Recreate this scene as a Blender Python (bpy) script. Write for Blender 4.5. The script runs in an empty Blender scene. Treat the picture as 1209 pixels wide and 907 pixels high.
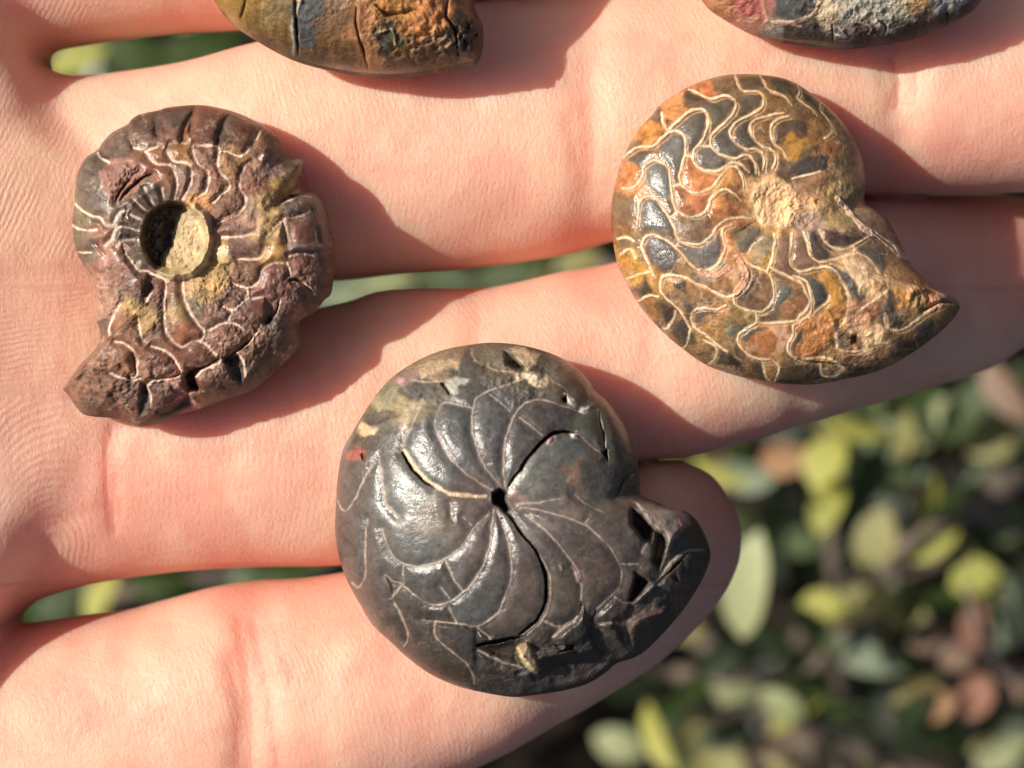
import bpy, math, random
import numpy as np
from mathutils import Vector, Matrix

# ------------------------------------------------------------------ camera, sky, sun, exposure
S = 0.001                       # the code works in millimetres
D = 170.0                       # camera height above the finger crests
K = 0.06                        # mm per photograph pixel at finger height
CX, CY = 604.5, 453.5
scene = bpy.context.scene
cam_d = bpy.data.cameras.new('camera')
cam = bpy.data.objects.new('camera', cam_d)
scene.collection.objects.link(cam)
cam.location = (0, 0, D * S)
cam_d.sensor_width = 36.0
cam_d.lens = 36.0 * D / (1209 * K)
cam_d.clip_start = 0.005
cam_d.clip_end = 50
cam_d.dof.use_dof = True
cam_d.dof.focus_distance = (D - 4.0) * S
cam_d.dof.aperture_fstop = 26.0
scene.camera = cam

SUN_EL, SUN_AZ = 44.0, 163.0    # degrees; azimuth counter-clockwise from +x
world = bpy.data.worlds.new('World'); scene.world = world; world.use_nodes = True
wn = world.node_tree
sky = wn.nodes.new('ShaderNodeTexSky'); sky.sky_type = 'NISHITA'; sky.sun_disc = False
sky.dust_density = 4.0; sky.ozone_density = .4; sky.air_density = .7
sky.sun_elevation = math.radians(SUN_EL)
sky.sun_rotation = math.radians(90 - SUN_AZ)
wn.links.new(sky.outputs[0], wn.nodes['Background'].inputs[0])
wn.nodes['Background'].inputs[1].default_value = 0.066
sun_d = bpy.data.lights.new('sun', 'SUN'); sun_d.energy = 4.2; sun_d.angle = math.radians(0.55)
sun_d.color = (1.0, 0.93, 0.82)
sun = bpy.data.objects.new('sun', sun_d); scene.collection.objects.link(sun)
el, az = math.radians(SUN_EL), math.radians(SUN_AZ)
sv = Vector((math.cos(el) * math.cos(az), math.cos(el) * math.sin(az), math.sin(el)))
sun.rotation_euler = sv.to_track_quat('Z', 'Y').to_euler()
sun.location = sv * 0.5
vs = scene.view_settings
vs.view_transform = 'Standard'; vs.look = 'None'; vs.exposure = 0.25; vs.gamma = 1.0; vs.use_curve_mapping = False

# ------------------------------------------------------------------ helpers
rng = np.random.default_rng(7); random.seed(7)
def link(o): scene.collection.objects.link(o); return o
def at(px, py, z):
    s = K * (D - z) / D
    return (px - CX) * s, -(py - CY) * s
def sm(a, b, x):
    t = np.clip((x - a) / (b - a), 0, 1); return t * t * (3 - 2 * t)
def vnoise(x, y, seed=0):
    r = np.random.default_rng(seed).random((128, 128)).astype(np.float32)
    xi = np.floor(x).astype(int); yi = np.floor(y).astype(int)
    fx = x - xi; fy = y - yi
    fx = fx * fx * (3 - 2 * fx); fy = fy * fy * (3 - 2 * fy)
    a = r[yi % 128, xi % 128]; b = r[yi % 128, (xi + 1) % 128]
    c = r[(yi + 1) % 128, xi % 128]; d = r[(yi + 1) % 128, (xi + 1) % 128]
    return (a * (1 - fx) + b * fx) * (1 - fy) + (c * (1 - fx) + d * fx) * fy
def fbm(x, y, seed=0, octv=4):
    v = 0; a = .5; t = 0
    for k in range(octv):
        v = v + a * vnoise(x * 2 ** k + 17.3 * k, y * 2 ** k + 9.1 * k, seed + k); t += a; a *= .55
    return v / t - .5
def catmull(p, n=6, closed=False):
    p = np.asarray(p, float)
    if len(p) < 3: return p
    q = np.vstack([p[-1], p, p[0], p[1]]) if closed else np.vstack([2 * p[0] - p[1], p, 2 * p[-1] - p[-2]])
    out = []
    m = len(p) if closed else len(p) - 1
    for i in range(m):
        a, b, c, d = q[i:i + 4]
        for k in range(n):
            t = k / n
            out.append(.5 * (2 * b + (c - a) * t + (2 * a - 5 * b + 4 * c - d) * t * t + (3 * b - a - 3 * c + d) * t ** 3))
    if not closed: out.append(p[-1])
    return np.array(out)
def polydist(px, py, pts):
    best = np.full(px.shape, 1e9)
    for a, b in zip(pts[:-1], pts[1:]):
        d = b - a; L = d @ d
        if L < 1e-9: continue
        t = np.clip(((px - a[0]) * d[0] + (py - a[1]) * d[1]) / L, 0, 1)
        best = np.minimum(best, (px - a[0] - t * d[0]) ** 2 + (py - a[1] - t * d[1]) ** 2)
    return np.sqrt(best)
def linedist(px, py, pts, far=14.0, frac=False):
    """distance to a polyline, only worked out near its box"""
    out = np.full(px.shape, 99.0); fr = np.full(px.shape, .5)
    lo = pts.min(0) - far; hi = pts.max(0) + far
    m = (px > lo[0]) & (px < hi[0]) & (py > lo[1]) & (py < hi[1])
    if m.any():
        out[m] = polydist(px[m], py[m], pts)
        if frac:
            k = np.argmin((px[m][:, None] - pts[None, :, 0]) ** 2 + (py[m][:, None] - pts[None, :, 1]) ** 2, 1) if m.sum() * len(pts) < 6e7 else np.full(m.sum(), len(pts) // 2)
            fr[m] = k / max(len(pts) - 1, 1)
    return (out, fr) if frac else out
def polysd(px, py, poly):
    pts = np.vstack([poly, poly[:1]])
    d = polydist(px, py, pts)
    ins = np.zeros(px.shape, bool)
    for a, b in zip(pts[:-1], pts[1:]):
        if a[1] == b[1]: continue
        c = (a[1] > py) != (b[1] > py)
        ins ^= c & (px < (b[0] - a[0]) * (py - a[1]) / (b[1] - a[1]) + a[0])
    return np.where(ins, -d, d)
def lin(c):
    c = np.asarray(c, float) / 255
    return np.where(c <= .04045, c / 12.92, ((c + .055) / 1.055) ** 2.4)

# node helpers
def newmat(name):
    m = bpy.data.materials.new(name); m.use_nodes = True
    nt = m.node_tree; return m, nt, nt.nodes['Principled BSDF']
class N:
    def __init__(s, nt): s.nt = nt
    def n(s, t, **k):
        o = s.nt.nodes.new(t)
        for a, b in k.items(): setattr(o, a, b)
        return o
    def set(s, sock, v):
        if isinstance(v, bpy.types.NodeSocket): s.nt.links.new(v, sock)
        else: sock.default_value = v
    def math(s, op, a, b=0.0, c=None):
        o = s.n('ShaderNodeMath', operation=op)
        s.set(o.inputs[0], a); s.set(o.inputs[1], b)
        if c is not None: s.set(o.inputs[2], c)
        return o.outputs[0]
    def vmath(s, op, a, b):
        o = s.n('ShaderNodeVectorMath', operation=op); s.set(o.inputs[0], a); s.set(o.inputs[1], b); return o.outputs[0]
    def attr(s, name): return s.n('ShaderNodeAttribute', attribute_name=name)
    def noise(s, vec, scale, detail=3, rough=.55, dist=0):
        o = s.n('ShaderNodeTexNoise'); s.set(o.inputs['Vector'], vec); o.inputs['Scale'].default_value = scale
        o.inputs['Detail'].default_value = detail; o.inputs['Roughness'].default_value = rough
        o.inputs['Distortion'].default_value = dist; return o
    def voro(s, vec, scale, feature='DISTANCE_TO_EDGE'):
        o = s.n('ShaderNodeTexVoronoi', feature=feature); s.set(o.inputs['Vector'], vec); o.inputs['Scale'].default_value = scale
        return o
    def ramp(s, f, a, b, c0=0.0, c1=1.0):
        o = s.n('ShaderNodeMapRange'); s.set(o.inputs[0], f); o.inputs[1].default_value = a; o.inputs[2].default_value = b
        o.inputs[3].default_value = c0; o.inputs[4].default_value = c1; return o.outputs[0]
    def mix(s, f, a, b, mode='MIX'):
        o = s.n('ShaderNodeMix', data_type='RGBA', blend_type=mode)
        s.set(o.inputs[0], f); s.set(o.inputs[6], a); s.set(o.inputs[7], b); return o.outputs[2]
    def bump(s, h, strength, dist, nrm=None):
        o = s.n('ShaderNodeBump'); s.set(o.inputs['Height'], h); o.inputs['Strength'].default_value = strength
        o.inputs['Distance'].default_value = dist
        if nrm is not None: s.set(o.inputs['Normal'], nrm)
        return o.outputs[0]

# ------------------------------------------------------------------ ground under the shrub
def soil_material():
    m, nt, b = newmat('soil'); g = N(nt)
    tc = g.n('ShaderNodeTexCoord').outputs['Object']
    n1 = g.noise(tc, 60, 6, .65); n2 = g.noise(tc, 400, 3)
    c = g.mix(g.ramp(n1.outputs[0], .35, .7), (.018, .013, .009, 1), (.07, .05, .032, 1))
    nt.links.new(c, b.inputs['Base Color']); b.inputs['Roughness'].default_value = .95
    nt.links.new(g.bump(g.math('ADD', n1.outputs[0], n2.outputs[0]), 1, .006), b.inputs['Normal'])
    return m
def build_ground():
    n = 60; xs = np.concatenate([[-20], np.linspace(-.6, .6, n), [20]])
    V = []; F = []
    for y in xs:
        for x in xs:
            z = -.42 + (.02 * math.sin(x * 19 + 2 * math.sin(y * 13)) + .015 * math.sin(y * 31 + x * 7) if abs(x) < 1 and abs(y) < 1 else 0)
            V.append((x, y, z))
    w = len(xs)
    for j in range(w - 1):
        for i in range(w - 1): F.append((j * w + i, j * w + i + 1, (j + 1) * w + i + 1, (j + 1) * w + i))
    me = bpy.data.meshes.new('ground'); me.from_pydata(V, [], F); me.materials.append(soil_material())
    for p in me.polygons: p.use_smooth = True
    o = link(bpy.data.objects.new('ground', me)); o['kind'] = 'structure'; o['label'] = 'dark soil under the shrub'
build_ground()

# ------------------------------------------------------------------ the hand
def skin_material():
    m, nt, b = newmat('skin'); g = N(nt)
    tc = g.n('ShaderNodeTexCoord').outputs['Object']
    red = g.attr('red').outputs['Fac']; ridge = g.attr('ridge').outputs['Fac']; phase = g.attr('phase').outputs['Fac']
    crease = g.attr('crease').outputs['Fac']; flow = g.attr('flow').outputs['Vector']
    big = g.noise(tc, 90, 4, .6).outputs[0]
    mid = g.noise(tc, 420, 3, .6).outputs[0]
    base = g.mix(g.ramp(big, .3, .7), (.83, .43, .31, 1), (.88, .55, .41, 1))
    base = g.mix(g.math('MULTIPLY', g.ramp(mid, .35, .75), .45), base, (.83, .39, .29, 1))
    base = g.mix(g.math('MULTIPLY', g.ramp(g.noise(tc, 45, 3, .6).outputs[0], .42, .62), .5), base, (.87, .56, .37, 1))
    base = g.mix(red, base, (.74, .26, .19, 1))
    # fine skin lines: creased skin, drawn out across the finger and along it
    st = g.n('ShaderNodeMapping'); nt.links.new(flow, st.inputs[0]); st.inputs['Scale'].default_value = (1.0, .45, .6)
    st2 = g.n('ShaderNodeMapping'); nt.links.new(flow, st2.inputs[0]); st2.inputs['Scale'].default_value = (.42, 1.0, .6); st2.inputs['Rotation'].default_value = (0, 0, .5)
    a1 = g.noise(st.outputs[0], 2300, 3, .6, .3).outputs[0]
    a2 = g.noise(st2.outputs[0], 1900, 3, .6, .3).outputs[0]
    l1 = g.ramp(g.math('ABSOLUTE', g.math('SUBTRACT', a1, .5)), 0, .10)
    l2 = g.ramp(g.math('ABSOLUTE', g.math('SUBTRACT', a2, .5)), 0, .07, .4, 1)
    lines = g.math('MULTIPLY', l1, l2)
    # papillary ridges
    ph = g.math('ADD', phase, g.math('MULTIPLY', big, 2.2))
    rid = g.math('MULTIPLY', g.math('SINE', g.math('MULTIPLY', ph, 2 * math.pi / .41)), ridge)
    base = g.mix(g.math('MULTIPLY', g.math('SUBTRACT', 1.0, lines), .10), base, (.93, .68, .55, 1))
    base = g.mix(g.math('MULTIPLY', g.math('ADD', rid, ridge), .05), base, (.92, .66, .53, 1))
    nt.links.new(base, b.inputs['Base Color'])
    h = g.math('ADD', g.math('MULTIPLY', lines, .000032), g.math('MULTIPLY', rid, .000016))
    h = g.math('ADD', h, g.math('MULTIPLY', mid, .00008))
    h = g.math('ADD', h, g.math('MULTIPLY', crease, -.00014))
    nt.links.new(g.bump(h, .9, 1.0), b.inputs['Normal'])
    b.inputs['Roughness'].default_value = .46
    b.inputs['Specular IOR Level'].default_value = .42
    b.subsurface_method = 'RANDOM_WALK' if hasattr(b, 'subsurface_method') else None
    b.inputs['Subsurface Weight'].default_value = .8
    b.inputs['Subsurface Radius'].default_value = (1.0, .33, .18)
    b.inputs['Subsurface Scale'].default_value = .0042
    return m

ZE = -7.5      # height at which a finger's outline lies
FING = {
 'index': ([(-700, -240), (0, -250), (500, -265), (1000, -270), (1250, -260), (1350, -220), (1395, -150)],
           [(-700, 80), (-300, 110), (-60, 96), (0, 82), (40, 66), (62, 57), (99, 50), (198, 37), (283, 32), (400, 20), (600, 0), (800, -20), (1100, -40), (1250, -50), (1350, -90), (1395, -150)], -8.2),
 'middle': ([(-700, 120), (-300, 75), (-60, 72), (0, 74), (50, 82), (92, 89), (149, 84), (223, 72), (298, 52), (400, 30), (600, -2), (900, -18), (1209, -30), (1400, -5), (1480, 50), (1505, 105)],
            [(-700, 345), (0, 335), (300, 334), (396, 331), (472, 323), (548, 317.5), (624, 308), (681, 297), (723, 285), (850, 258), (960, 240), (1025, 230), (1209, 226), (1400, 208), (1480, 160), (1505, 105)], -8.2),
 'ring': ([(-700, 380), (0, 375), (300, 371), (396, 359), (446, 344), (491, 340), (548, 340), (594, 336.5), (662, 321), (723, 310), (850, 274), (960, 246), (1025, 233), (1100, 229), (1200, 230), (1245, 250), (1272, 295), (1280, 345)],
          [(-700, 770), (-200, 790), (-40, 764), (0, 744), (22, 723), (50, 707), (101, 692), (151, 683), (227, 674), (302, 670), (403, 668), (480, 655), (560, 632), (640, 598), (700, 568), (757, 546), (815, 540), (900, 517), (1000, 488), (1100, 459), (1150, 444), (1185, 430), (1213, 410), (1258, 385), (1280, 345)], -8.3),
 'little': ([(-700, 800), (-200, 735), (-40, 732), (0, 738), (22, 738), (101, 727), (151, 720), (202, 707), (252, 694), (302, 687), (353, 684), (403, 677), (480, 662), (560, 639), (640, 604), (700, 572), (757, 548), (790, 544), (815, 548), (842, 563), (861, 588), (872, 612), (877, 635)],
            [(-700, 1090), (-300, 1080), (0, 1052), (200, 1015), (400, 965), (560, 907), (640, 866), (700, 832), (780, 780), (830, 733), (856, 700), (872, 665), (877, 635)], -8.0)}
FX = np.linspace(-90, 70, 3200)
FCURVE = {}
def droop(nm, x):      # how far a finger's axis sinks towards its tip (mm)
    if nm == 'ring': return -8.5 * sm(19, 42, x)
    if nm == 'little': return -1.5 * sm(8, 17, x)
    return 0 * x
for nm, (tp, bt, zc) in FING.items():
    def prep(p):
        q = catmull(p, 10); x, y = at(q[:, 0], q[:, 1], ZE + droop(nm, (q[:, 0] - CX) * K))
        x = np.maximum.accumulate(x + np.arange(len(x)) * 1e-7)
        return x, y
    xt, yt = prep(tp); xb, yb = prep(bt)
    ty = np.interp(FX, xt, yt); by = np.interp(FX, xb, yb)
    tip = max(xt[-1], xb[-1])
    w = np.maximum((ty - by) / 2, .02); c = (ty + by) / 2
    w[FX > tip] = .02
    past = np.maximum(FX - tip, 0)
    FCURVE[nm] = (c, w, past, zc, tip)
JOINT = {'index': [(-5, .4)], 'middle': [(5.6, .45), (27.6, .55)], 'ring': [(-2.5, .35), (21, .5)], 'little': [(-18.6, .5), (3.5, .4)]}
def smin(a, b, k):
    h = np.clip(.5 + .5 * (b - a) / k, 0, 1); return b * (1 - h) + a * h - k * h * (1 - h)
def smax(a, b, k): return -smin(-a, -b, k)
def pal_x(y):      # front edge of the palm between the fingers (webs)
    yy = [-40, -26, -17.6, -10, 0, 6, 12, 19, 23.5, 28, 40]
    xx = [-40, -38, -37.4, -33, -25, -19, -24, -33, -35, -36, -40]
    return np.interp(y, yy, xx)
def hand_field(x, y, z, parts=False):
    fs = []
    for nm in ('index', 'middle', 'ring', 'little'):
        c, w, past, zc, tip = FCURVE[nm]
        cc = np.interp(x, FX, c); ww = np.interp(x, FX, w); pp = np.interp(x, FX, past)
        hh = np.minimum(ww * .93, 8.3)
        # pads: fuller between the joints
        zcc = zc + droop(nm, x)
        for jx, dp in JOINT[nm]: zcc = zcc - dp * np.exp(-((x - jx) / 1.5) ** 2)
        q = ((np.abs(y - cc) / ww) ** 2.25 + (np.abs(z - zcc) / hh) ** 2.25) ** (1 / 2.25)
        fs.append((q - 1) * np.minimum(ww, hh) + pp)
    f = np.minimum(np.minimum(fs[0], fs[1]), np.minimum(fs[2], fs[3]))
    f = smax(f, -61 - x, 7)
    zt = np.interp(x, [-90, -60, -48, -40, -36, -32, -28.5, -24, -15], [9.5, 8.6, 6.0, 3.3, 1.9, .6, -.8, -3.6, -6.0])
    zt = zt - .0016 * (y + 2) ** 2
    p = smax(smax(x - pal_x(y), (z - zt) * .95, 4.0), smax(np.abs(y) - 40, -18 - z, 6), 5)
    p = smax(p, -61 - x, 7)
    return smin(f, p, 1.6)

CREASES = [  # photograph pixels, strength, half width (mm)
 ([(131, 505), (127, 540), (128, 580), (134, 625)], .8, .28),
 ([(140, 510), (138, 560), (142, 610)], .35, .25),
 ([(283, 735), (292, 800), (297, 860), (296, 907)], .5, .35), ([(300, 735), (312, 790), (322, 850), (330, 907)], .7, .35),
 ([(270, 780), (283, 840), (280, 900)], .35, .3), ([(318, 720), (330, 760), (345, 800)], .35, .3),
 ([(1056, 70), (1061, 95), (1060, 125)], .7, .25), ([(1082, 72), (1083, 110)], .35, .2), ([(1040, 75), (1043, 100)], .3, .2),
 ([(692, 130), (700, 165), (698, 215)], .25, .3), ([(716, 150), (724, 190), (718, 230)], .22, .3), ([(672, 140), (680, 190)], .2, .25),
 ([(560, 345), (566, 380), (560, 420)], .2, .3), ([(585, 345), (588, 385)], .2, .3),
 ([(0, 168), (40, 160), (95, 150), (140, 128)], .25, .4), ([(0, 330), (50, 322), (110, 325)], .25, .4),
 ([(0, 760), (15, 745), (28, 733)], .8, .35), ([(30, 718), (70, 690), (140, 640)], .2, .6),
 ([(0, 455), (60, 470), (120, 478)], .3, .35), ([(5, 640), (70, 615), (128, 600)], .3, .4),
 ([(180, 545), (300, 535), (390, 540)], .12, .3), ([(200, 590), (320, 575), (395, 585)], .12, .3)]
def build_hand():
    h = .32
    gx = np.arange(-66, 58, h); gy = np.arange(-41.5, 46.5, h); gz = np.arange(-25, 10.5, h)
    nx, ny, nz = len(gx), len(gy), len(gz)
    F = np.empty((nx, ny, nz), np.float32)
    for i0 in range(0, nx, 24):
        X, Y, Z = np.meshgrid(gx[i0:i0 + 24], gy, gz, indexing='ij')
        F[i0:i0 + 24] = hand_field(X, Y, Z)
    s = F < 0
    cnt = np.zeros((nx - 1, ny - 1, nz - 1), np.int8)
    for a in (0, 1):
        for b in (0, 1):
            for c in (0, 1): cnt += s[a:nx - 1 + a, b:ny - 1 + b, c:nz - 1 + c]
    act = (cnt > 0) & (cnt < 8)
    idx = np.full(act.shape, -1, np.int64); ii = np.argwhere(act); idx[act] = np.arange(len(ii))
    # surface nets: mean of edge crossings
    P = np.zeros((len(ii), 3)); C = np.zeros(len(ii))
    corners = [(a, b, c) for a in (0, 1) for b in (0, 1) for c in (0, 1)]
    vals = {k: F[ii[:, 0] + k[0], ii[:, 1] + k[1], ii[:, 2] + k[2]] for k in corners}
    for k1 in corners:
        for ax in range(3):
            if k1[ax]: continue
            k2 = tuple(1 if q == ax else k1[q] for q in range(3))
            a, b = vals[k1], vals[k2]; m = (a < 0) != (b < 0)
            t = np.where(m, a / np.where(m, a - b, 1), 0)
            for q in range(3): P[:, q] += np.where(m, k1[q] + (t if q == ax else 0), 0)
            C += m
    P = P / C[:, None] + ii
    V = np.stack([gx[0] + P[:, 0] * h, gy[0] + P[:, 1] * h, gz[0] + P[:, 2] * h], 1)
    faces = []
    for ax in range(3):
        o1, o2 = [(1, 2), (2, 0), (0, 1)][ax]
        sl = [slice(1, -1)] * 3; sl[ax] = slice(0, -1)
        sl2 = list(sl); sl2[ax] = slice(1, None)
        A = s[tuple(sl)]; B = s[tuple(sl2)]
        for flip, msk in ((False, A & ~B), (True, ~A & B)):
            w = np.argwhere(msk)
            for q in range(3):
                if q != ax: w[:, q] += 1
            def cell(d1, d2):
                c = w.copy(); c[:, o1] -= d1; c[:, o2] -= d2
                return idx[c[:, 0], c[:, 1], c[:, 2]]
            quad = np.stack([cell(1, 1), cell(0, 1), cell(0, 0), cell(1, 0)], 1)
            if flip: quad = quad[:, ::-1]
            faces.append(quad)
    Q = np.concatenate(faces); Q = Q[(Q >= 0).all(1)]
    e = .05
    for it in range(2):
        f0 = hand_field(V[:, 0], V[:, 1], V[:, 2])
        G = np.stack([hand_field(V[:, 0] + e, V[:, 1], V[:, 2]) - f0, hand_field(V[:, 0], V[:, 1] + e, V[:, 2]) - f0,
                      hand_field(V[:, 0], V[:, 1], V[:, 2] + e) - f0], 1) / e
        st = np.clip(f0, -.3, .3) / np.maximum((G * G).sum(1), .15)
        V -= np.clip(G * st[:, None], -.3, .3)
    # photo-pixel position of each vertex for creases and prints
    sc = K * (D - V[:, 2]) / D
    px = V[:, 0] / sc + CX; py = CY - V[:, 1] / sc
    top = sm(-9, -5, V[:, 2])
    crease = np.zeros(len(V)); red = np.zeros(len(V))
    wx = px + 3 * fbm(px * .06, py * .06, 3); wy = py + 3 * fbm(px * .06, py * .06, 8)
    for pts, amt, wd in CREASES:
        d = linedist(wx, wy, catmull(np.array(pts, float), 6), 60) * K
        crease += amt * np.exp(-(d / wd) ** 2); red += .28 * amt * np.exp(-(d / (wd * 3.2)) ** 2)
        V[:, 2] -= top * amt * .2 * np.exp(-(d / (wd * 2.2)) ** 2)
    V[:, 2] += top * (.5 * fbm(V[:, 0] * .16, V[:, 1] * .16, 21, 3) + .10 * fbm(V[:, 0] * .7, V[:, 1] * .7, 23, 3))
    red += .45 * sm(-.02, .22, fbm(V[:, 0] * .13, V[:, 1] * .13, 31, 4))
    red += .35 * sm(790, 880, px) * sm(520, 560, py) + .25 * sm(1130, 1250, px) * sm(230, 260, py)
    red = np.clip(red, 0, .8)
    # ridge field: distance rings round the pads
    def rings(cx, cy, ex, ey, rot): 
        c, s_ = math.cos(rot), math.sin(rot); dx = (px - cx) * K; dy = (py - cy) * K
        return np.sqrt(((dx * c + dy * s_) / ex) ** 2 + ((-dx * s_ + dy * c) / ey) ** 2)
    r1 = rings(62, 655, 1, 1.5, .15); r2 = rings(-180, 330, 1.6, 1, .5); r3 = rings(812, 640, 1.2, 1, -.3); r4 = rings(1190, 330, 1.2, 1, -.2)
    slant = K * (px * .9 + py * .45); flat = K * (py + .12 * px)
    along = V[:, 0] + np.where(py > 690, .27, np.where(py > 330, .12, .05)) * V[:, 1] + .03 * (V[:, 1] - np.where(py > 690, -23, np.where(py > 330, -4, 17))) ** 2
    palm = px < 140
    phase = np.where(palm, np.where(py > 460, r1, np.where(py > 315, flat, slant)), np.where((px > 760) & (py > 535), r3, np.where((px > 1080) & (py > 226), r4, along)))
    ridge = np.where(px < 160, (1 - sm(85, 128, px)), 0) + .27 * sm(150, 190, px) * np.where((px > 740) & (py > 530), 1 - sm(740, 775, px), 1) * np.where((px > 1050) & (py > 226), 1 - sm(1050, 1090, px), 1) + sm(760, 800, px) * (py > 535) * (px < 885) + .6 * sm(1080, 1140, px) * (py > 225)
    ridge = .72 * ridge * top * np.where(px < 160, 1 - sm(670, 700, py), 1) * (1 - .9 * np.exp(-((py - 315) / 14) ** 2) * (px < 160)) * (.55 + 1.2 * sm(-.12, .15, fbm(px * .012, py * .012, 61, 3))) * (1 - .8 * np.exp(-((py - 460) / 18) ** 2) * (px < 160))
    # flow coordinates follow each finger's axis
    slope = np.where(py > 690, .27, np.where(py > 340, .12, .05))
    flow = np.stack([V[:, 0] + V[:, 1] * slope, V[:, 1] - V[:, 0] * slope, V[:, 2]], 1) * S
    me = bpy.data.meshes.new('hand')
    me.vertices.add(len(V)); me.vertices.foreach_set('co', (V * S).astype(np.float32).ravel())
    me.loops.add(Q.size); me.loops.foreach_set('vertex_index', Q.astype(np.int32).ravel())
    me.polygons.add(len(Q)); me.polygons.foreach_set('loop_start', np.arange(0, Q.size, 4, dtype=np.int32))
    me.update(calc_edges=True); me.validate()
    me.polygons.foreach_set('use_smooth', np.ones(len(me.polygons), bool))
    for nm, v in (('crease', crease), ('red', red), ('ridge', ridge), ('phase', phase)):
        a = me.attributes.new(nm, 'FLOAT', 'POINT'); a.data.foreach_set('value', v.astype(np.float32))
    a = me.attributes.new('flow', 'FLOAT_VECTOR', 'POINT'); a.data.foreach_set('vector', flow.astype(np.float32).ravel())
    me.materials.append(skin_material())
    o = link(bpy.data.objects.new('hand', me))
    o['label'] = 'open palm-up hand with pink skin carrying the fossils across its fingers'; o['category'] = 'hand'
    return o
build_hand()

# ------------------------------------------------------------------ fossils
ZF = 907 / 200.0
def Z(x0, y0, pts, f=ZF): return [(x0 + a / f, y0 + b / f) for a, b in pts]
def stone_material(name, gloss, mott, bumpy, spec=.5):
    m, nt, b = newmat(name); g = N(nt)
    tc = g.n('ShaderNodeTexCoord').outputs['Object']
    col = g.attr('col').outputs['Color']; ro = g.attr('rough').outputs['Fac']
    n1 = g.noise(tc, 900, 5, .65, .6).outputs[0]; n2 = g.noise(tc, 3600, 3, .7).outputs[0]
    n3 = g.noise(tc, 260, 4, .6, .4).outputs[0]
    f = g.math('ADD', g.math('MULTIPLY', g.ramp(n1, .25, .75, -1, 1), mott), g.math('MULTIPLY', g.ramp(n2, .25, .75, -1, 1), mott * .7))
    sc = g.math('ADD', 1.0, f)
    cc = g.n('ShaderNodeVectorMath', operation='SCALE'); nt.links.new(col, cc.inputs[0]); nt.links.new(sc, cc.inputs['Scale'])
    nt.links.new(cc.outputs[0], b.inputs['Base Color'])
    r = g.math('ADD', g.math('ADD', ro, gloss), g.math('MULTIPLY', g.ramp(n3, .3, .7, -1, 1), .10))
    r = g.math('ADD', r, g.math('MULTIPLY', g.ramp(n1, .3, .7, -1, 1), .08))
    nt.links.new(r, b.inputs['Roughness'])
    h = g.math('ADD', g.math('MULTIPLY', n1, .00012), g.math('MULTIPLY', n2, .00005))
    h = g.math('MULTIPLY', h, g.math('ADD', bumpy, g.math('MULTIPLY', ro, 2.2)))
    nt.links.new(g.bump(h, 1.0, 1.0), b.inputs['Normal'])
    b.inputs['Specular IOR Level'].default_value = spec
    return m

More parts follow.
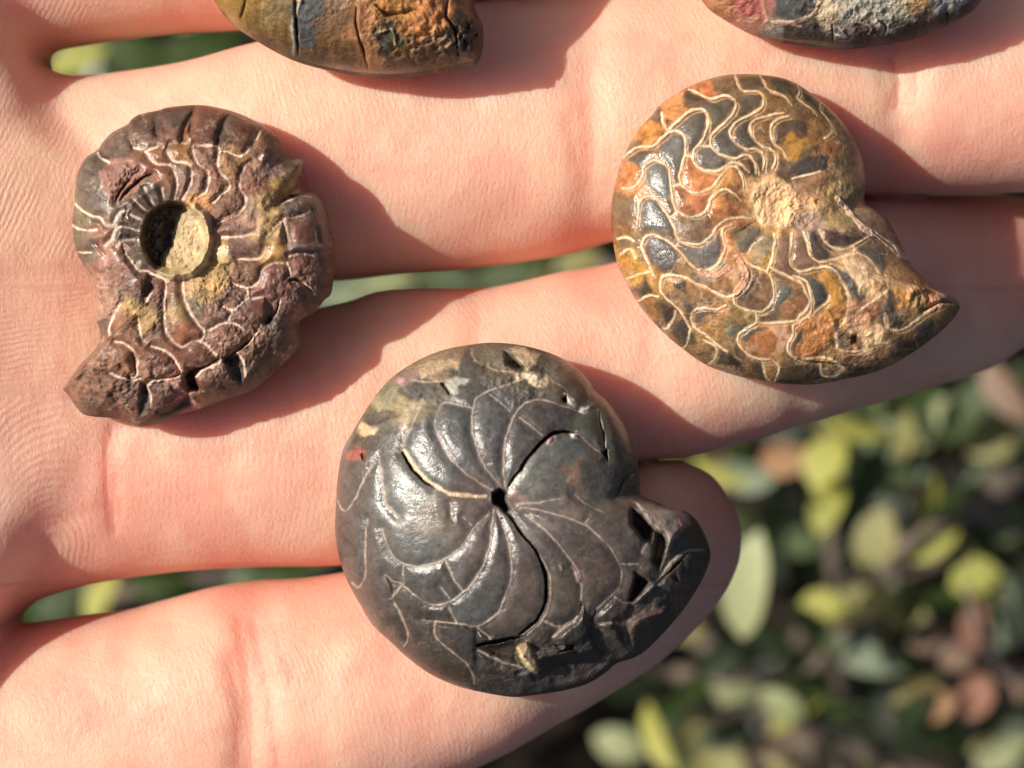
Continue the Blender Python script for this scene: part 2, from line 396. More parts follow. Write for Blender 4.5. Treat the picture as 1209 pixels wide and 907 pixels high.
def fossil(name, label, cat, center, outline, zmid, Ht, Hb, lines, seeds, mat, p=2.4, q=2.0, nth=760, nr=190,
           puff=(.22, 9.0), sutcol=(205, 170, 125), gain=1.0, bowls=(), pits=(), rough_zones=(), ribs=None, warp=1.0, group=None, seedpow=3.5, minpart=150, mix_warp=26, marble=.35, sutmix=.9, tilt=0.0, calm=(0, (0, 0, 0)), frag=.7, tint=(1, 1, 1)):
    """lines: (kind, points px, width px, relief mm[, colour]); a polar sheet over the outline, its top worked in relief, then cut along
    the lines into chambers and sutures"""
    cx, cy = center
    ol = catmull(np.array(outline, float), 8, True)
    th = np.arctan2(ol[:, 1] - cy, ol[:, 0] - cx); rr = np.hypot(ol[:, 0] - cx, ol[:, 1] - cy)
    o = np.argsort(th); th, rr = th[o], rr[o]
    TH = np.linspace(-np.pi, np.pi, nth, endpoint=False)
    R = np.interp(TH, np.concatenate([th - 2 * np.pi, th, th + 2 * np.pi]), np.concatenate([rr, rr, rr]))
    s = np.linspace(0, 1, nr + 1)[1:]
    T = .45 * s + .55 * np.sin(np.pi / 2 * s)
    tt, rR = np.meshgrid(T, R, indexing='ij'); _, tH = np.meshgrid(T, TH, indexing='ij')
    PX = cx + tt * rR * np.cos(tH); PY = cy + tt * rR * np.sin(tH)
    x = PX.ravel(); y = PY.ravel(); t = tt.ravel()
    seed = abs(hash(label)) % 1 + len(label) * 13
    wx = x + warp * 3.0 * fbm(x * .09, y * .09, seed, 3); wy = y + warp * 3.0 * fbm(x * .09, y * .09, seed + 50, 3)
    prof = np.clip(1 - t ** p, 0, 1) ** (1 / q)
    hgt = Ht * prof
    feat = np.zeros_like(x); rough = np.zeros_like(x)
    fade = 1 - t ** 14
    dmin = np.full_like(x, 99.0); own = np.full(len(x), -1); sutm = np.zeros_like(x)
    LD = []
    for k, L in enumerate(lines):
        kind, pts, wd, rel = L[:4]
        pl = catmull(np.array(pts, float), 5)
        d, fr = linedist(wx, wy, pl, 16, True)
        if rel > 0: dmin = np.minimum(dmin, d)
        hw = wd / 2 * (1 + .9 * fbm(x * .11, y * .11, seed + k, 2))
        if kind == 'c': hw = hw * (.25 + .75 * np.clip(np.sin(np.pi * fr), 0, 1) ** .6)
        e = 1 - sm(hw - .6, hw + .8, d)
        if kind == 's': feat += rel * np.exp(-(d / (hw * 1.1 + .5)) ** 2)
        elif kind == 'c': feat -= rel * (1 - sm(hw * .2, hw + .7, d)) * (.35 + .65 * np.sin(np.pi * np.clip(fr, .02, .98)))
        elif kind == 'v': feat += rel * e * (1 + .8 * fbm(x * .3, y * .3, k))
        elif kind == 'r': feat += rel * np.exp(-(d / hw) ** 2)
        elif kind == 'g': feat -= rel * np.exp(-(d / hw) ** 2)
        LD.append((kind, e, L[4] if len(L) > 4 else sutcol))
        if kind in 'svc' and rel > 0: own[(d < hw + .15)] = k
    # face owners
    og = own.reshape(nr, nth); dg = dmin.reshape(nr, nth); tg = tt
    ow = og[:-1]                                 # (nr-1, nth)
    barrier = (dg[:-1] < 2.3) | (ow >= 0)
    lab = np.full(ow.shape, -1)
    nlab = 0; sizes = []
    free = ~barrier
    for j0 in range(nr - 1):
        row = np.nonzero(free[j0] & (lab[j0] < 0))[0]
        for i0 in row:
            if lab[j0, i0] >= 0: continue
            st = [(j0, i0)]; lab[j0, i0] = nlab; n = 0
            while st:
                jj, ik = st.pop(); n += 1
                for dj, di in ((1, 0), (-1, 0), (0, 1), (0, -1)):
                    a_, b_ = jj + dj, (ik + di) % nth
                    if 0 <= a_ < nr - 1 and free[a_, b_] and lab[a_, b_] < 0: lab[a_, b_] = nlab; st.append((a_, b_))
            sizes.append(n); nlab += 1
    sizes = np.array(sizes)
    small = np.isin(lab, np.nonzero(sizes < minpart)[0]); lab[small] = -1
    need = (ow < 0)
    for it in range(200):
        un = need & (lab < 0)
        if not un.any(): break
        for ax, sh in ((0, 1), (0, -1), (1, 1), (1, -1)):
            r_ = np.roll(lab, sh, ax)
            if ax == 0: r_[0 if sh == 1 else -1] = -1
            lab = np.where(un & (lab < 0), r_, lab)
    ownf = np.where(ow >= 0, ow + 10000, lab)
    # colour seeds, held inside their own chamber
    vlab = np.vstack([lab, lab[-1:]]).ravel()
    num = np.zeros((len(x), 3)); den = np.zeros(len(x))
    sx = x + mix_warp * fbm(x * .08, y * .08, seed + 5, 5); sy = y + mix_warp * fbm(x * .08, y * .08, seed + 9, 5)
    for (a, b, c) in seeds:
        w = 1 / (((sx - a) ** 2 + (sy - b) ** 2) + 9) ** seedpow
        lb_ = vlab[np.argmin((x - a) ** 2 + (y - b) ** 2)]
        if lb_ >= 0: w = w * np.where((vlab == lb_) | (vlab < 0), 1, .004)
        num += w[:, None] * lin(c)[None]; den += w
    col = num / den[:, None] * gain * np.array(tint)[None]
    col = col * (1 - calm[0]) + lin(calm[1])[None] * gain * calm[0]
    nzc = fbm(x * .16, y * .16, seed + 41, 5)
    col = col * (1 + marble * 2.2 * nzc)[:, None]
    vein = np.exp(-(fbm(x * .055, y * .055, seed + 43, 5) / .022) ** 2) * sm(-.1, .15, fbm(x * .02, y * .02, seed + 44, 2)) * marble * .9
    col = col * (1 - vein[:, None]) + lin(sutcol)[None] * .7 * vein[:, None]
    feat += puff[0] * (1 - np.exp(-(np.minimum(dmin, 40) / puff[1]) ** 2))
    for pit in pits:
        poly, dz, soft, c = pit[:4]; en = pit[4] if len(pit) > 4 else 9
        sd = polysd(wx, wy, np.array(poly, float)); a = 1 - sm(-soft, soft * .4, sd)
        pc = np.mean(np.array(poly), 0); psz = np.ptp(np.array(poly), 0).max() + 1e-3; pang = (pc[0] * 12.9898 + pc[1] * 78.233) % 6.283
        lean = .9 * ((x - pc[0]) * math.cos(pang) + (y - pc[1]) * math.sin(pang)) / psz if abs(dz) >= .3 and len(pit) < 6 else 0
        feat += dz * a * (1 + .15 * fbm(x * .12, y * .12, seed + 70, 3) + lean)
        if c is not None:
            aa = (1 - sm(-2.2, 2.2, sd + en * fbm(x * .16, y * .16, 77, 4)))[:, None] * (.88 if en > 4 else .8)
            col = col * (1 - aa) + lin(c)[None] * (gain if sum(c) < 330 else 1.0) * aa * (1 + .5 * fbm(x * .25, y * .25, seed + 4, 3))[:, None]
    for k, (kind, e, c) in enumerate(LD):
        if kind in 'sv':
            cv = lin(c)[None] * (1 + .7 * fbm(x * .25, y * .25, seed + 3 * k, 2))[:, None]
            amt = e * (.95 if kind == 'v' else sutmix) * (1 - frag * sm(.08, .25, fbm(x * .07, y * .07, seed + k + 200, 2)))
            col = col * (1 - amt[:, None]) + cv * amt[:, None]
            rough = np.maximum(rough, .18 * e)
    for (bx, by, br, dz, pw) in bowls:
        d = np.hypot(wx - bx, wy - by) / br; feat += dz * np.clip(1 - d, 0, 1) ** pw if pw > 0 else dz * np.exp(-d * d * 2)
    for (bx, by, br, amp, fr) in rough_zones:
        d = np.hypot(wx - bx, wy - by) / br; a = 1 - sm(.6, 1.05, d)
        nz = fbm(x * fr, y * fr, seed + 11, 3); nz = .8 * nz + .4 * np.abs(fbm(x * fr * 1.7, y * fr * 1.7, seed + 15, 3))
        feat += amp * a * nz * 2; rough = np.maximum(rough, .35 * a)
        col = col * (1 + a * .6 * nz)[:, None]
    feat += .06 * fbm(x * .05, y * .05, seed + 33, 4)
    z = zmid + hgt + feat * fade + tilt * (cy - y) * K
    col = np.clip(col, .004, .95)
    wxx, wyy = at(x, y, z)
    # underside
    nb = 26
    sb = np.linspace(1, 0, nb + 1)[1:-1]
    Tb = np.sin(np.pi / 2 * sb)
    tb, rB = np.meshgrid(Tb, R, indexing='ij'); _, tHb = np.meshgrid(Tb, TH, indexing='ij')
    xb = cx + tb * rB * np.cos(tHb); yb = cy + tb * rB * np.sin(tHb)
    zb = zmid - Hb * np.clip(1 - tb.ravel() ** p, 0, 1) ** (1 / q) + .1 * fbm(xb.ravel() * .06, yb.ravel() * .06, seed + 90, 3)
    zb = zb + tilt * (cy - yb.ravel()) * K
    bxw, byw = at(xb.ravel(), yb.ravel(), zmid)
    V = np.concatenate([np.stack([wxx, wyy, z], 1), np.stack([bxw, byw, zb], 1)])
    nt_ = nr * nth
    c0 = at(cx, cy, zmid + Ht); i0 = int(0)
    V = np.vstack([V, V[:nth].mean(0)[None], V[-nth:].mean(0)[None]])
    colA = np.vstack([col, np.repeat(col[-nth:][None], nb - 1, 0).reshape(-1, 3), col[:nth].mean(0)[None], col[-nth:].mean(0)[None]])
    rouA = np.concatenate([rough, np.full(nth * (nb - 1) + 2, .1)]); rouA[nt_ + nth * (nb - 1)] = rough[:nth].mean()
    tot = nr + nb - 1
    J, I = np.meshgrid(np.arange(tot - 1), np.arange(nth), indexing='ij')
    a = J * nth + I; b = J * nth + (I + 1) % nth; c = (J + 1) * nth + (I + 1) % nth; d = (J + 1) * nth + I
    Q = np.stack([a, d, c, b], -1)              # image y points down, so this winds upward
    full = np.full((tot - 1, nth), 9000); full[:nr - 1] = ownf
    owners = full.ravel(); Qf = Q.reshape(-1, 4)
    # centre fans
    i = np.arange(nth)
    top_c = nth * tot; bot_c = top_c + 1
    fan1 = np.stack([np.full(nth, top_c), i, (i + 1) % nth], 1)
    lb = (tot - 1) * nth
    fan2 = np.stack([np.full(nth, bot_c), lb + (i + 1) % nth, lb + i], 1)
    cl = np.bincount(np.maximum(ownf[0], 0)[ownf[0] < 9000]).argmax() if (ownf[0] < 9000).any() else 9000
    # normals
    tri = np.concatenate([Qf[:, [0, 1, 2]], Qf[:, [0, 2, 3]], fan1[:, [0, 2, 1]], fan2[:, [0, 2, 1]]])
    fn = np.cross(V[tri[:, 1]] - V[tri[:, 0]], V[tri[:, 2]] - V[tri[:, 0]])
    NR = np.zeros_like(V)
    for k in range(3):
        for ax in range(3): NR[:, ax] += np.bincount(tri[:, k], fn[:, ax], len(V))
    NR /= np.maximum(np.linalg.norm(NR, axis=1, keepdims=True), 1e-12)
    base = Vector((*at(cx, cy, zmid), zmid - Hb)) * S
    root = link(bpy.data.objects.new(name, None)); root.location = base; root.empty_display_size = .004
    root['label'] = label; root['category'] = cat
    if group: root['group'] = group
    for ow_ in np.unique(owners):
        fsel = Qf[owners == ow_]
        if len(fsel) == 0: continue
        polys = [fsel]
        tris = []
        if ow_ == cl: tris.append(fan1[:, [0, 2, 1]])
        if ow_ == 9000: tris.append(fan2[:, [0, 2, 1]])
        allv = np.concatenate([fsel.ravel()] + [q_.ravel() for q_ in tris])
        u, inv = np.unique(allv, return_inverse=True)
        nm = 'underside' if ow_ == 9000 else ({'s': 'suture', 'c': 'crack', 'v': 'calcite_vein'}[lines[ow_ - 10000][0]] if ow_ >= 10000 else 'chamber')
        me = bpy.data.meshes.new(nm)
        me.vertices.add(len(u)); me.vertices.foreach_set('co', (V[u] * S - np.array(base)[None]).astype(np.float32).ravel())
        nl = len(allv); me.loops.add(nl); me.loops.foreach_set('vertex_index', inv.astype(np.int32))
        starts = list(np.arange(len(fsel)) * 4)
        if tris: starts += list(fsel.size + np.arange(nth) * 3)
        me.polygons.add(len(starts)); me.polygons.foreach_set('loop_start', np.array(starts, np.int32))
        me.update(calc_edges=True)
        me.polygons.foreach_set('use_smooth', np.ones(len(starts), bool))
        a1 = me.attributes.new('col', 'FLOAT_COLOR', 'POINT')
        a1.data.foreach_set('color', np.hstack([colA[u], np.ones((len(u), 1))]).astype(np.float32).ravel())
        a2 = me.attributes.new('rough', 'FLOAT', 'POINT'); a2.data.foreach_set('value', rouA[u].astype(np.float32))
        a3 = me.attributes.new('custom_normal', 'FLOAT_VECTOR', 'POINT'); a3.data.foreach_set('vector', NR[u].astype(np.float32).ravel())
        me.materials.append(mat)
        ob = link(bpy.data.objects.new(nm, me)); ob.parent = root
    return root

# ---- amber and slate ammonite (polished, winding sutures)
def A1(*p): return Z(700, 70, p)
def A2(*p): return Z(860, 70, p)
def A3(*p): return Z(700, 260, p)
def A4(*p): return Z(860, 260, p)
def A5(*p): return Z(980, 260, p)
A_out = [(722, 270), (722, 242), (727.6, 211), (736, 185), (753, 154), (769, 137), (781.6, 122), (812, 103), (837, 93), (865, 87.6), (904, 88.7), (935, 96),
         (964, 115), (988, 136), (1005.5, 160), (1018, 189), (1022.7, 215), (1021, 238), (1036, 248.6), (1051, 264), (1064, 289), (1071, 303), (1079, 317), (1097, 333),
         (1107, 343), (1121, 346), (1132, 357), (1132, 368), (1117, 386), (1090, 408), (1062, 426), (1035, 438.6), (996.7, 448), (959, 454), (915, 453), (882, 447),
         (860, 441), (832, 430), (806, 412), (781.6, 391), (755, 361), (740, 335), (728.7, 311)]
sw = 2.3; sr = .012
A_lines = [('s', p_, sw, sr) for p_ in [
 A1((160, 525), (200, 490), (240, 470), (320, 465), (370, 420), (400, 392), (440, 383), (475, 395), (492, 440), (490, 510), (470, 580), (460, 630), (475, 680), (520, 708), (570, 712), (620, 695), (650, 665), (690, 612), (740, 570), (780, 590), (805, 680)),
 A1((160, 690), (200, 690), (240, 665), (265, 620), (270, 575), (310, 545), (350, 545), (395, 575), (412, 630), (420, 700), (425, 760), (440, 805), (480, 830), (530, 840), (580, 825), (610, 795), (630, 740), (670, 705), (710, 695), (750, 715), (775, 740)),
 A1((368, 285), (375, 340), (395, 380), (430, 350), (480, 310), (510, 285), (550, 268), (590, 275), (612, 320), (608, 380), (575, 440), (545, 480), (532, 530), (555, 575), (600, 598), (650, 600), (700, 580), (740, 550), (790, 560), (820, 590)),
 A1((515, 160), (560, 180), (610, 210), (650, 210), (700, 197), (740, 205), (765, 235), (745, 290), (700, 340), (650, 385), (628, 420), (632, 465), (665, 500), (710, 522), (760, 525), (800, 512), (840, 520), (865, 560), (870, 610)),
 A2((30, 85), (45, 130), (70, 165), (110, 170), (160, 175), (185, 210), (175, 255), (120, 295), (50, 330), (15, 360), (5, 400), (25, 440), (60, 470), (100, 485), (140, 480), (175, 500), (185, 540), (178, 590)),
 A2((170, 90), (185, 130), (210, 160), (260, 180), (300, 200), (325, 235)),
 A2((290, 288), (230, 300), (160, 315), (120, 345), (115, 390), (140, 435), (180, 465), (220, 475), (245, 505), (245, 550), (230, 580)),
 A2((365, 140), (375, 170), (365, 205), (400, 235), (440, 260), (455, 290)),
 A2((320, 305), (260, 325), (228, 360), (225, 410), (245, 455), (285, 490), (305, 530)),
 A2((487, 235), (490, 275), (520, 310), (550, 350), (555, 395), (510, 425)),
 A2((340, 640), (400, 622), (490, 600)),
 A1((235, 880), (240, 800), (255, 750), (290, 735), (330, 745), (370, 790), (400, 840), (430, 895)) + A3((440, 85), (480, 118), (540, 130), (590, 120), (630, 80), (650, 40)) + A1((690, 870), (740, 850), (800, 845), (840, 850)),
 A1((415, 842), (445, 820)), A1((495, 515), (535, 525)), A1((430, 680), (465, 672)), A1((560, 465), (620, 466)),
 A3((320, 290), (295, 230), (270, 170), (262, 130), (280, 90), (310, 75), (350, 85), (400, 115), (440, 145), (480, 185), (520, 235), (560, 268), (610, 265), (660, 235), (690, 190), (705, 140), (690, 90), (690, 45), (740, 20)),
 A3((440, 140), (465, 110)),
 A3((520, 580), (480, 510), (430, 450), (380, 400), (360, 350), (370, 300), (420, 290), (480, 300), (540, 330), (600, 355), (660, 390), (710, 410), (760, 395), (800, 360), (830, 300), (825, 250), (800, 215), (770, 190)),
 A3((540, 570), (528, 510), (545, 480), (600, 468), (660, 470), (705, 455)),
 A3((540, 570), (600, 612), (660, 660), (720, 700)),
 A4((20, 405), (30, 450), (80, 475), (150, 490), (200, 470), (235, 430), (240, 380), (225, 310), (190, 270), (120, 240), (60, 205), (40, 190)),
 A4((140, 490), (145, 545), (90, 580), (50, 620), (55, 670), (100, 715), (160, 738), (215, 740)),
 A4((200, 272), (215, 240), (230, 200), (235, 160), (250, 110), (240, 70)),
 A4((215, 250), (270, 275), (330, 305), (380, 330), (410, 380), (430, 430), (410, 480), (380, 510), (350, 540), (270, 545), (210, 550), (145, 545)),
 A4((335, 70), (330, 130), (325, 200), (340, 250), (380, 275), (450, 260), (520, 250), (570, 270), (610, 330), (640, 400), (640, 460), (620, 540), (585, 600), (580, 660), (610, 700), (660, 705), (720, 690), (790, 660), (850, 660)),
 A4((345, 300), (400, 315), (425, 350), (440, 420), (430, 500), (345, 560), (345, 600), (315, 650), (318, 700), (350, 735), (400, 745), (450, 735), (520, 740), (580, 760), (620, 800)),
 A4((400, 60), (420, 120), (440, 190), (480, 225), (540, 215), (600, 195), (665, 180), (720, 190), (780, 240), (815, 300)),
 A4((480, 50), (510, 110), (560, 145), (610, 155), (670, 135), (720, 100), (740, 85)), A4((670, 138), (668, 180)),
 A4((180, 90), (130, 130), (100, 180)), A4((430, 520), (520, 440), (540, 400)),
 A5((295, 500), (300, 570), (350, 590), (400, 580), (450, 545), (500, 500), (560, 470), (600, 455)),
 A5((300, 300), (310, 370), (250, 420), (190, 460), (120, 520)),
 A4((490, 770), (500, 830), (560, 840), (620, 800)), A4((180, 750), (200, 830), (240, 870), (270, 790), (240, 750)),
 A3((310, 270), (230, 290), (180, 310)), A3((240, 430), (300, 400), (350, 405)), A3((440, 490), (430, 530), (400, 570), (375, 580)),
 A3((590, 640), (660, 680), (650, 740), (620, 770)), A3((520, 585), (500, 665), (470, 690)), A3((130, 100), (180, 90), (220, 110)), A3((150, 180), (200, 150), (230, 200))]]
A_lines += [('s', [(a + 3.4, b + 3.6) for a, b in L_[1]], 1.3, .0, (196, 150, 100)) for L_ in A_lines if len(L_[1]) >= 6]
A_lines += [('v', A2((585, 745), (620, 790), (680, 850), (720, 900)) + A5((240, 75), (300, 110), (345, 150), (375, 185), (408, 195)), 6.5, .28, (225, 190, 165)),
            ('v', A3((580, 275), (640, 300), (690, 285), (725, 250)), 6, .08, (205, 150, 115)),
            ('v', A3((770, 195), (810, 260), (815, 320), (770, 385)), 7, .1, (205, 150, 118)),
            ('c', A5((500, 482), (560, 452), (600, 436), (650, 440), (690, 458)), 3.5, .8), ('c', A3((770, 75), (820, 40), (880, 5)), 1.4, .15),
            ('c', A5((230, 60), (320, 130), (365, 190)), 3, .5), ('c', A4((370, 745), (450, 760), (560, 770), (640, 790)), 2.5, .4)]
A_seeds = []
def seed(f, *q):
    for (a, b, c) in q: A_seeds.append((*f((a, b))[0], c))
seed(A1, (650, 110, (64, 58, 45)), (590, 160, (200, 110, 65)), (550, 200, (45, 42, 40)), (440, 250, (205, 140, 88)), (400, 290, (200, 130, 70)), (340, 300, (60, 50, 40)), (290, 390, (200, 130, 60)), (320, 430, (195, 130, 65)), (240, 510, (75, 65, 60)), (400, 440, (92, 92, 90)),
     (450, 560, (90, 88, 82)), (560, 330, (78, 76, 70)), (680, 240, (85, 78, 65)), (640, 330, (80, 76, 66)), (820, 210, (85, 75, 60)), (870, 260, (85, 75, 60)), (700, 440, (76, 75, 70)), (790, 380, (72, 68, 60)), (610, 530, (92, 88, 84)), (570, 630, (195, 118, 70)), (500, 620, (185, 115, 70)), (520, 750, (170, 98, 66)), (600, 740, (175, 100, 68)), (700, 640, (195, 135, 72)), (740, 780, (170, 98, 60)), (340, 640, (105, 108, 106)),
     (370, 720, (110, 105, 95)), (200, 620, (185, 108, 58)), (220, 680, (190, 115, 60)), (150, 800, (110, 85, 60)), (320, 830, (95, 97, 96)), (500, 880, (100, 95, 90)), (830, 560, (60, 56, 48)), (760, 860, (155, 88, 60)), (180, 870, (120, 80, 50)), (680, 740, (195, 130, 70)), (740, 740, (110, 80, 55)))
seed(A2, (80, 240, (85, 75, 65)), (240, 230, (105, 78, 45)), (200, 280, (105, 80, 48)), (80, 400, (72, 70, 66)), (170, 390, (98, 72, 42)), (270, 400, (85, 65, 50)), (380, 370, (80, 65, 55)), (380, 470, (175, 130, 50)), (345, 440, (170, 120, 45)), (420, 560, (58, 57, 58)), (330, 590, (52, 50, 54)), (460, 350, (130, 90, 55)), (500, 470, (135, 88, 50)), (620, 570, (95, 85, 65)),
     (640, 400, (98, 88, 62)), (300, 120, (80, 72, 58)), (420, 190, (85, 75, 55)), (530, 260, (80, 75, 58)), (700, 600, (135, 125, 92)), (200, 700, (215, 172, 125)), (150, 760, (210, 165, 115)), (250, 680, (218, 175, 128)), (230, 830, (218, 165, 95)), (300, 800, (212, 168, 108)), (420, 750, (170, 125, 85)), (560, 800, (165, 140, 95)), (640, 720, (150, 140, 100)), (780, 850, (105, 95, 85)), (650, 840, (145, 135, 108)), (490, 680, (150, 115, 85)), (400, 660, (130, 100, 80)))
seed(A3, (190, 200, (190, 135, 60)), (230, 270, (200, 150, 60)), (160, 250, (185, 130, 60)), (200, 120, (110, 95, 75)), (370, 170, (82, 80, 82)), (380, 230, (60, 58, 62)), (460, 210, (125, 100, 68)), (580, 190, (100, 98, 98)), (640, 160, (105, 102, 100)), (530, 60, (95, 85, 75)), (650, 270, (160, 150, 140)), (700, 330, (125, 88, 62)), (270, 370, (58, 54, 50)), (310, 480, (135, 92, 60)), (400, 490, (52, 45, 42)), (480, 600, (56, 52, 48)), (350, 330, (170, 125, 65)), (440, 330, (150, 110, 70)),
     (560, 400, (128, 95, 66)), (600, 500, (95, 82, 76)), (700, 520, (150, 105, 60)), (750, 590, (112, 108, 82)), (610, 700, (115, 92, 66)), (710, 740, (135, 120, 98)), (860, 770, (50, 42, 35)), (820, 370, (58, 58, 64)), (790, 60, (112, 106, 92)), (480, 440, (95, 85, 75)), (690, 100, (195, 125, 75)), (740, 180, (190, 130, 80)), (250, 180, (110, 90, 70)), (640, 620, (150, 112, 62)), (420, 680, (120, 85, 50)))
seed(A4, (100, 110, (105, 100, 85)), (170, 150, (160, 150, 132)), (190, 210, (195, 148, 60)), (280, 190, (110, 85, 70)), (390, 180, (118, 92, 76)), (470, 150, (58, 56, 54)), (600, 90, (65, 50, 55)), (680, 90, (60, 48, 52)), (450, 20, (165, 140, 130)), (760, 180, (82, 78, 77)), (820, 220, (85, 80, 78)), (620, 30, (190, 165, 120)), (650, 220, (220, 178, 128)), (720, 290, (225, 188, 148)), (740, 350, (215, 180, 140)), (800, 290, (120, 90, 75)), (660, 370, (72, 73, 72)), (600, 290, (80, 80, 78)), (560, 340, (205, 145, 60)), (580, 430, (195, 130, 60)), (460, 370, (58, 65, 62)), (480, 420, (60, 66, 62)),
     (350, 390, (125, 88, 66)), (380, 440, (150, 100, 70)), (290, 400, (85, 92, 88)), (170, 370, (122, 92, 72)), (100, 345, (60, 60, 66)), (60, 300, (205, 152, 120)), (60, 540, (135, 115, 72)), (200, 640, (172, 105, 60)), (130, 640, (150, 90, 60)), (90, 600, (80, 84, 82)), (270, 640, (225, 175, 145)), (460, 640, (190, 122, 60)), (400, 660, (180, 115, 62)), (520, 570, (195, 130, 85)), (345, 660, (70, 68, 64)), (550, 520, (200, 138, 78)), (700, 500, (210, 155, 125)), (775, 475, (115, 62, 52)), (668, 645, (80, 35, 35)), (600, 640, (55, 48, 44)), (760, 640, (222, 192, 150)), (700, 580, (205, 165, 130)), (870, 500, (72, 64, 66)), (850, 280, (165, 122, 80)), (780, 720, (155, 128, 96)), (650, 770, (52, 46, 40)), (420, 800, (72, 62, 46)), (330, 810, (58, 50, 38)), (230, 800, (150, 115, 60)), (130, 790, (80, 65, 45)), (30, 740, (48, 42, 36)), (530, 800, (95, 84, 62)), (600, 730, (190, 150, 100)), (300, 860, (60, 50, 40)))
seed(A5, (390, 420, (190, 138, 65)), (340, 490, (72, 64, 60)), (320, 560, (60, 54, 52)), (460, 430, (122, 98, 66)), (540, 410, (210, 148, 108)), (490, 570, (66, 66, 60)), (380, 655, (55, 46, 38)), (580, 500, (125, 98, 60)), (340, 240, (172, 132, 90)), (640, 420, (130, 115, 105)), (660, 480, (112, 92, 66)), (300, 720, (135, 108, 82)), (430, 310, (150, 115, 80)), (450, 500, (120, 100, 70)), (200, 760, (70, 60, 45)), (300, 640, (160, 130, 95)))
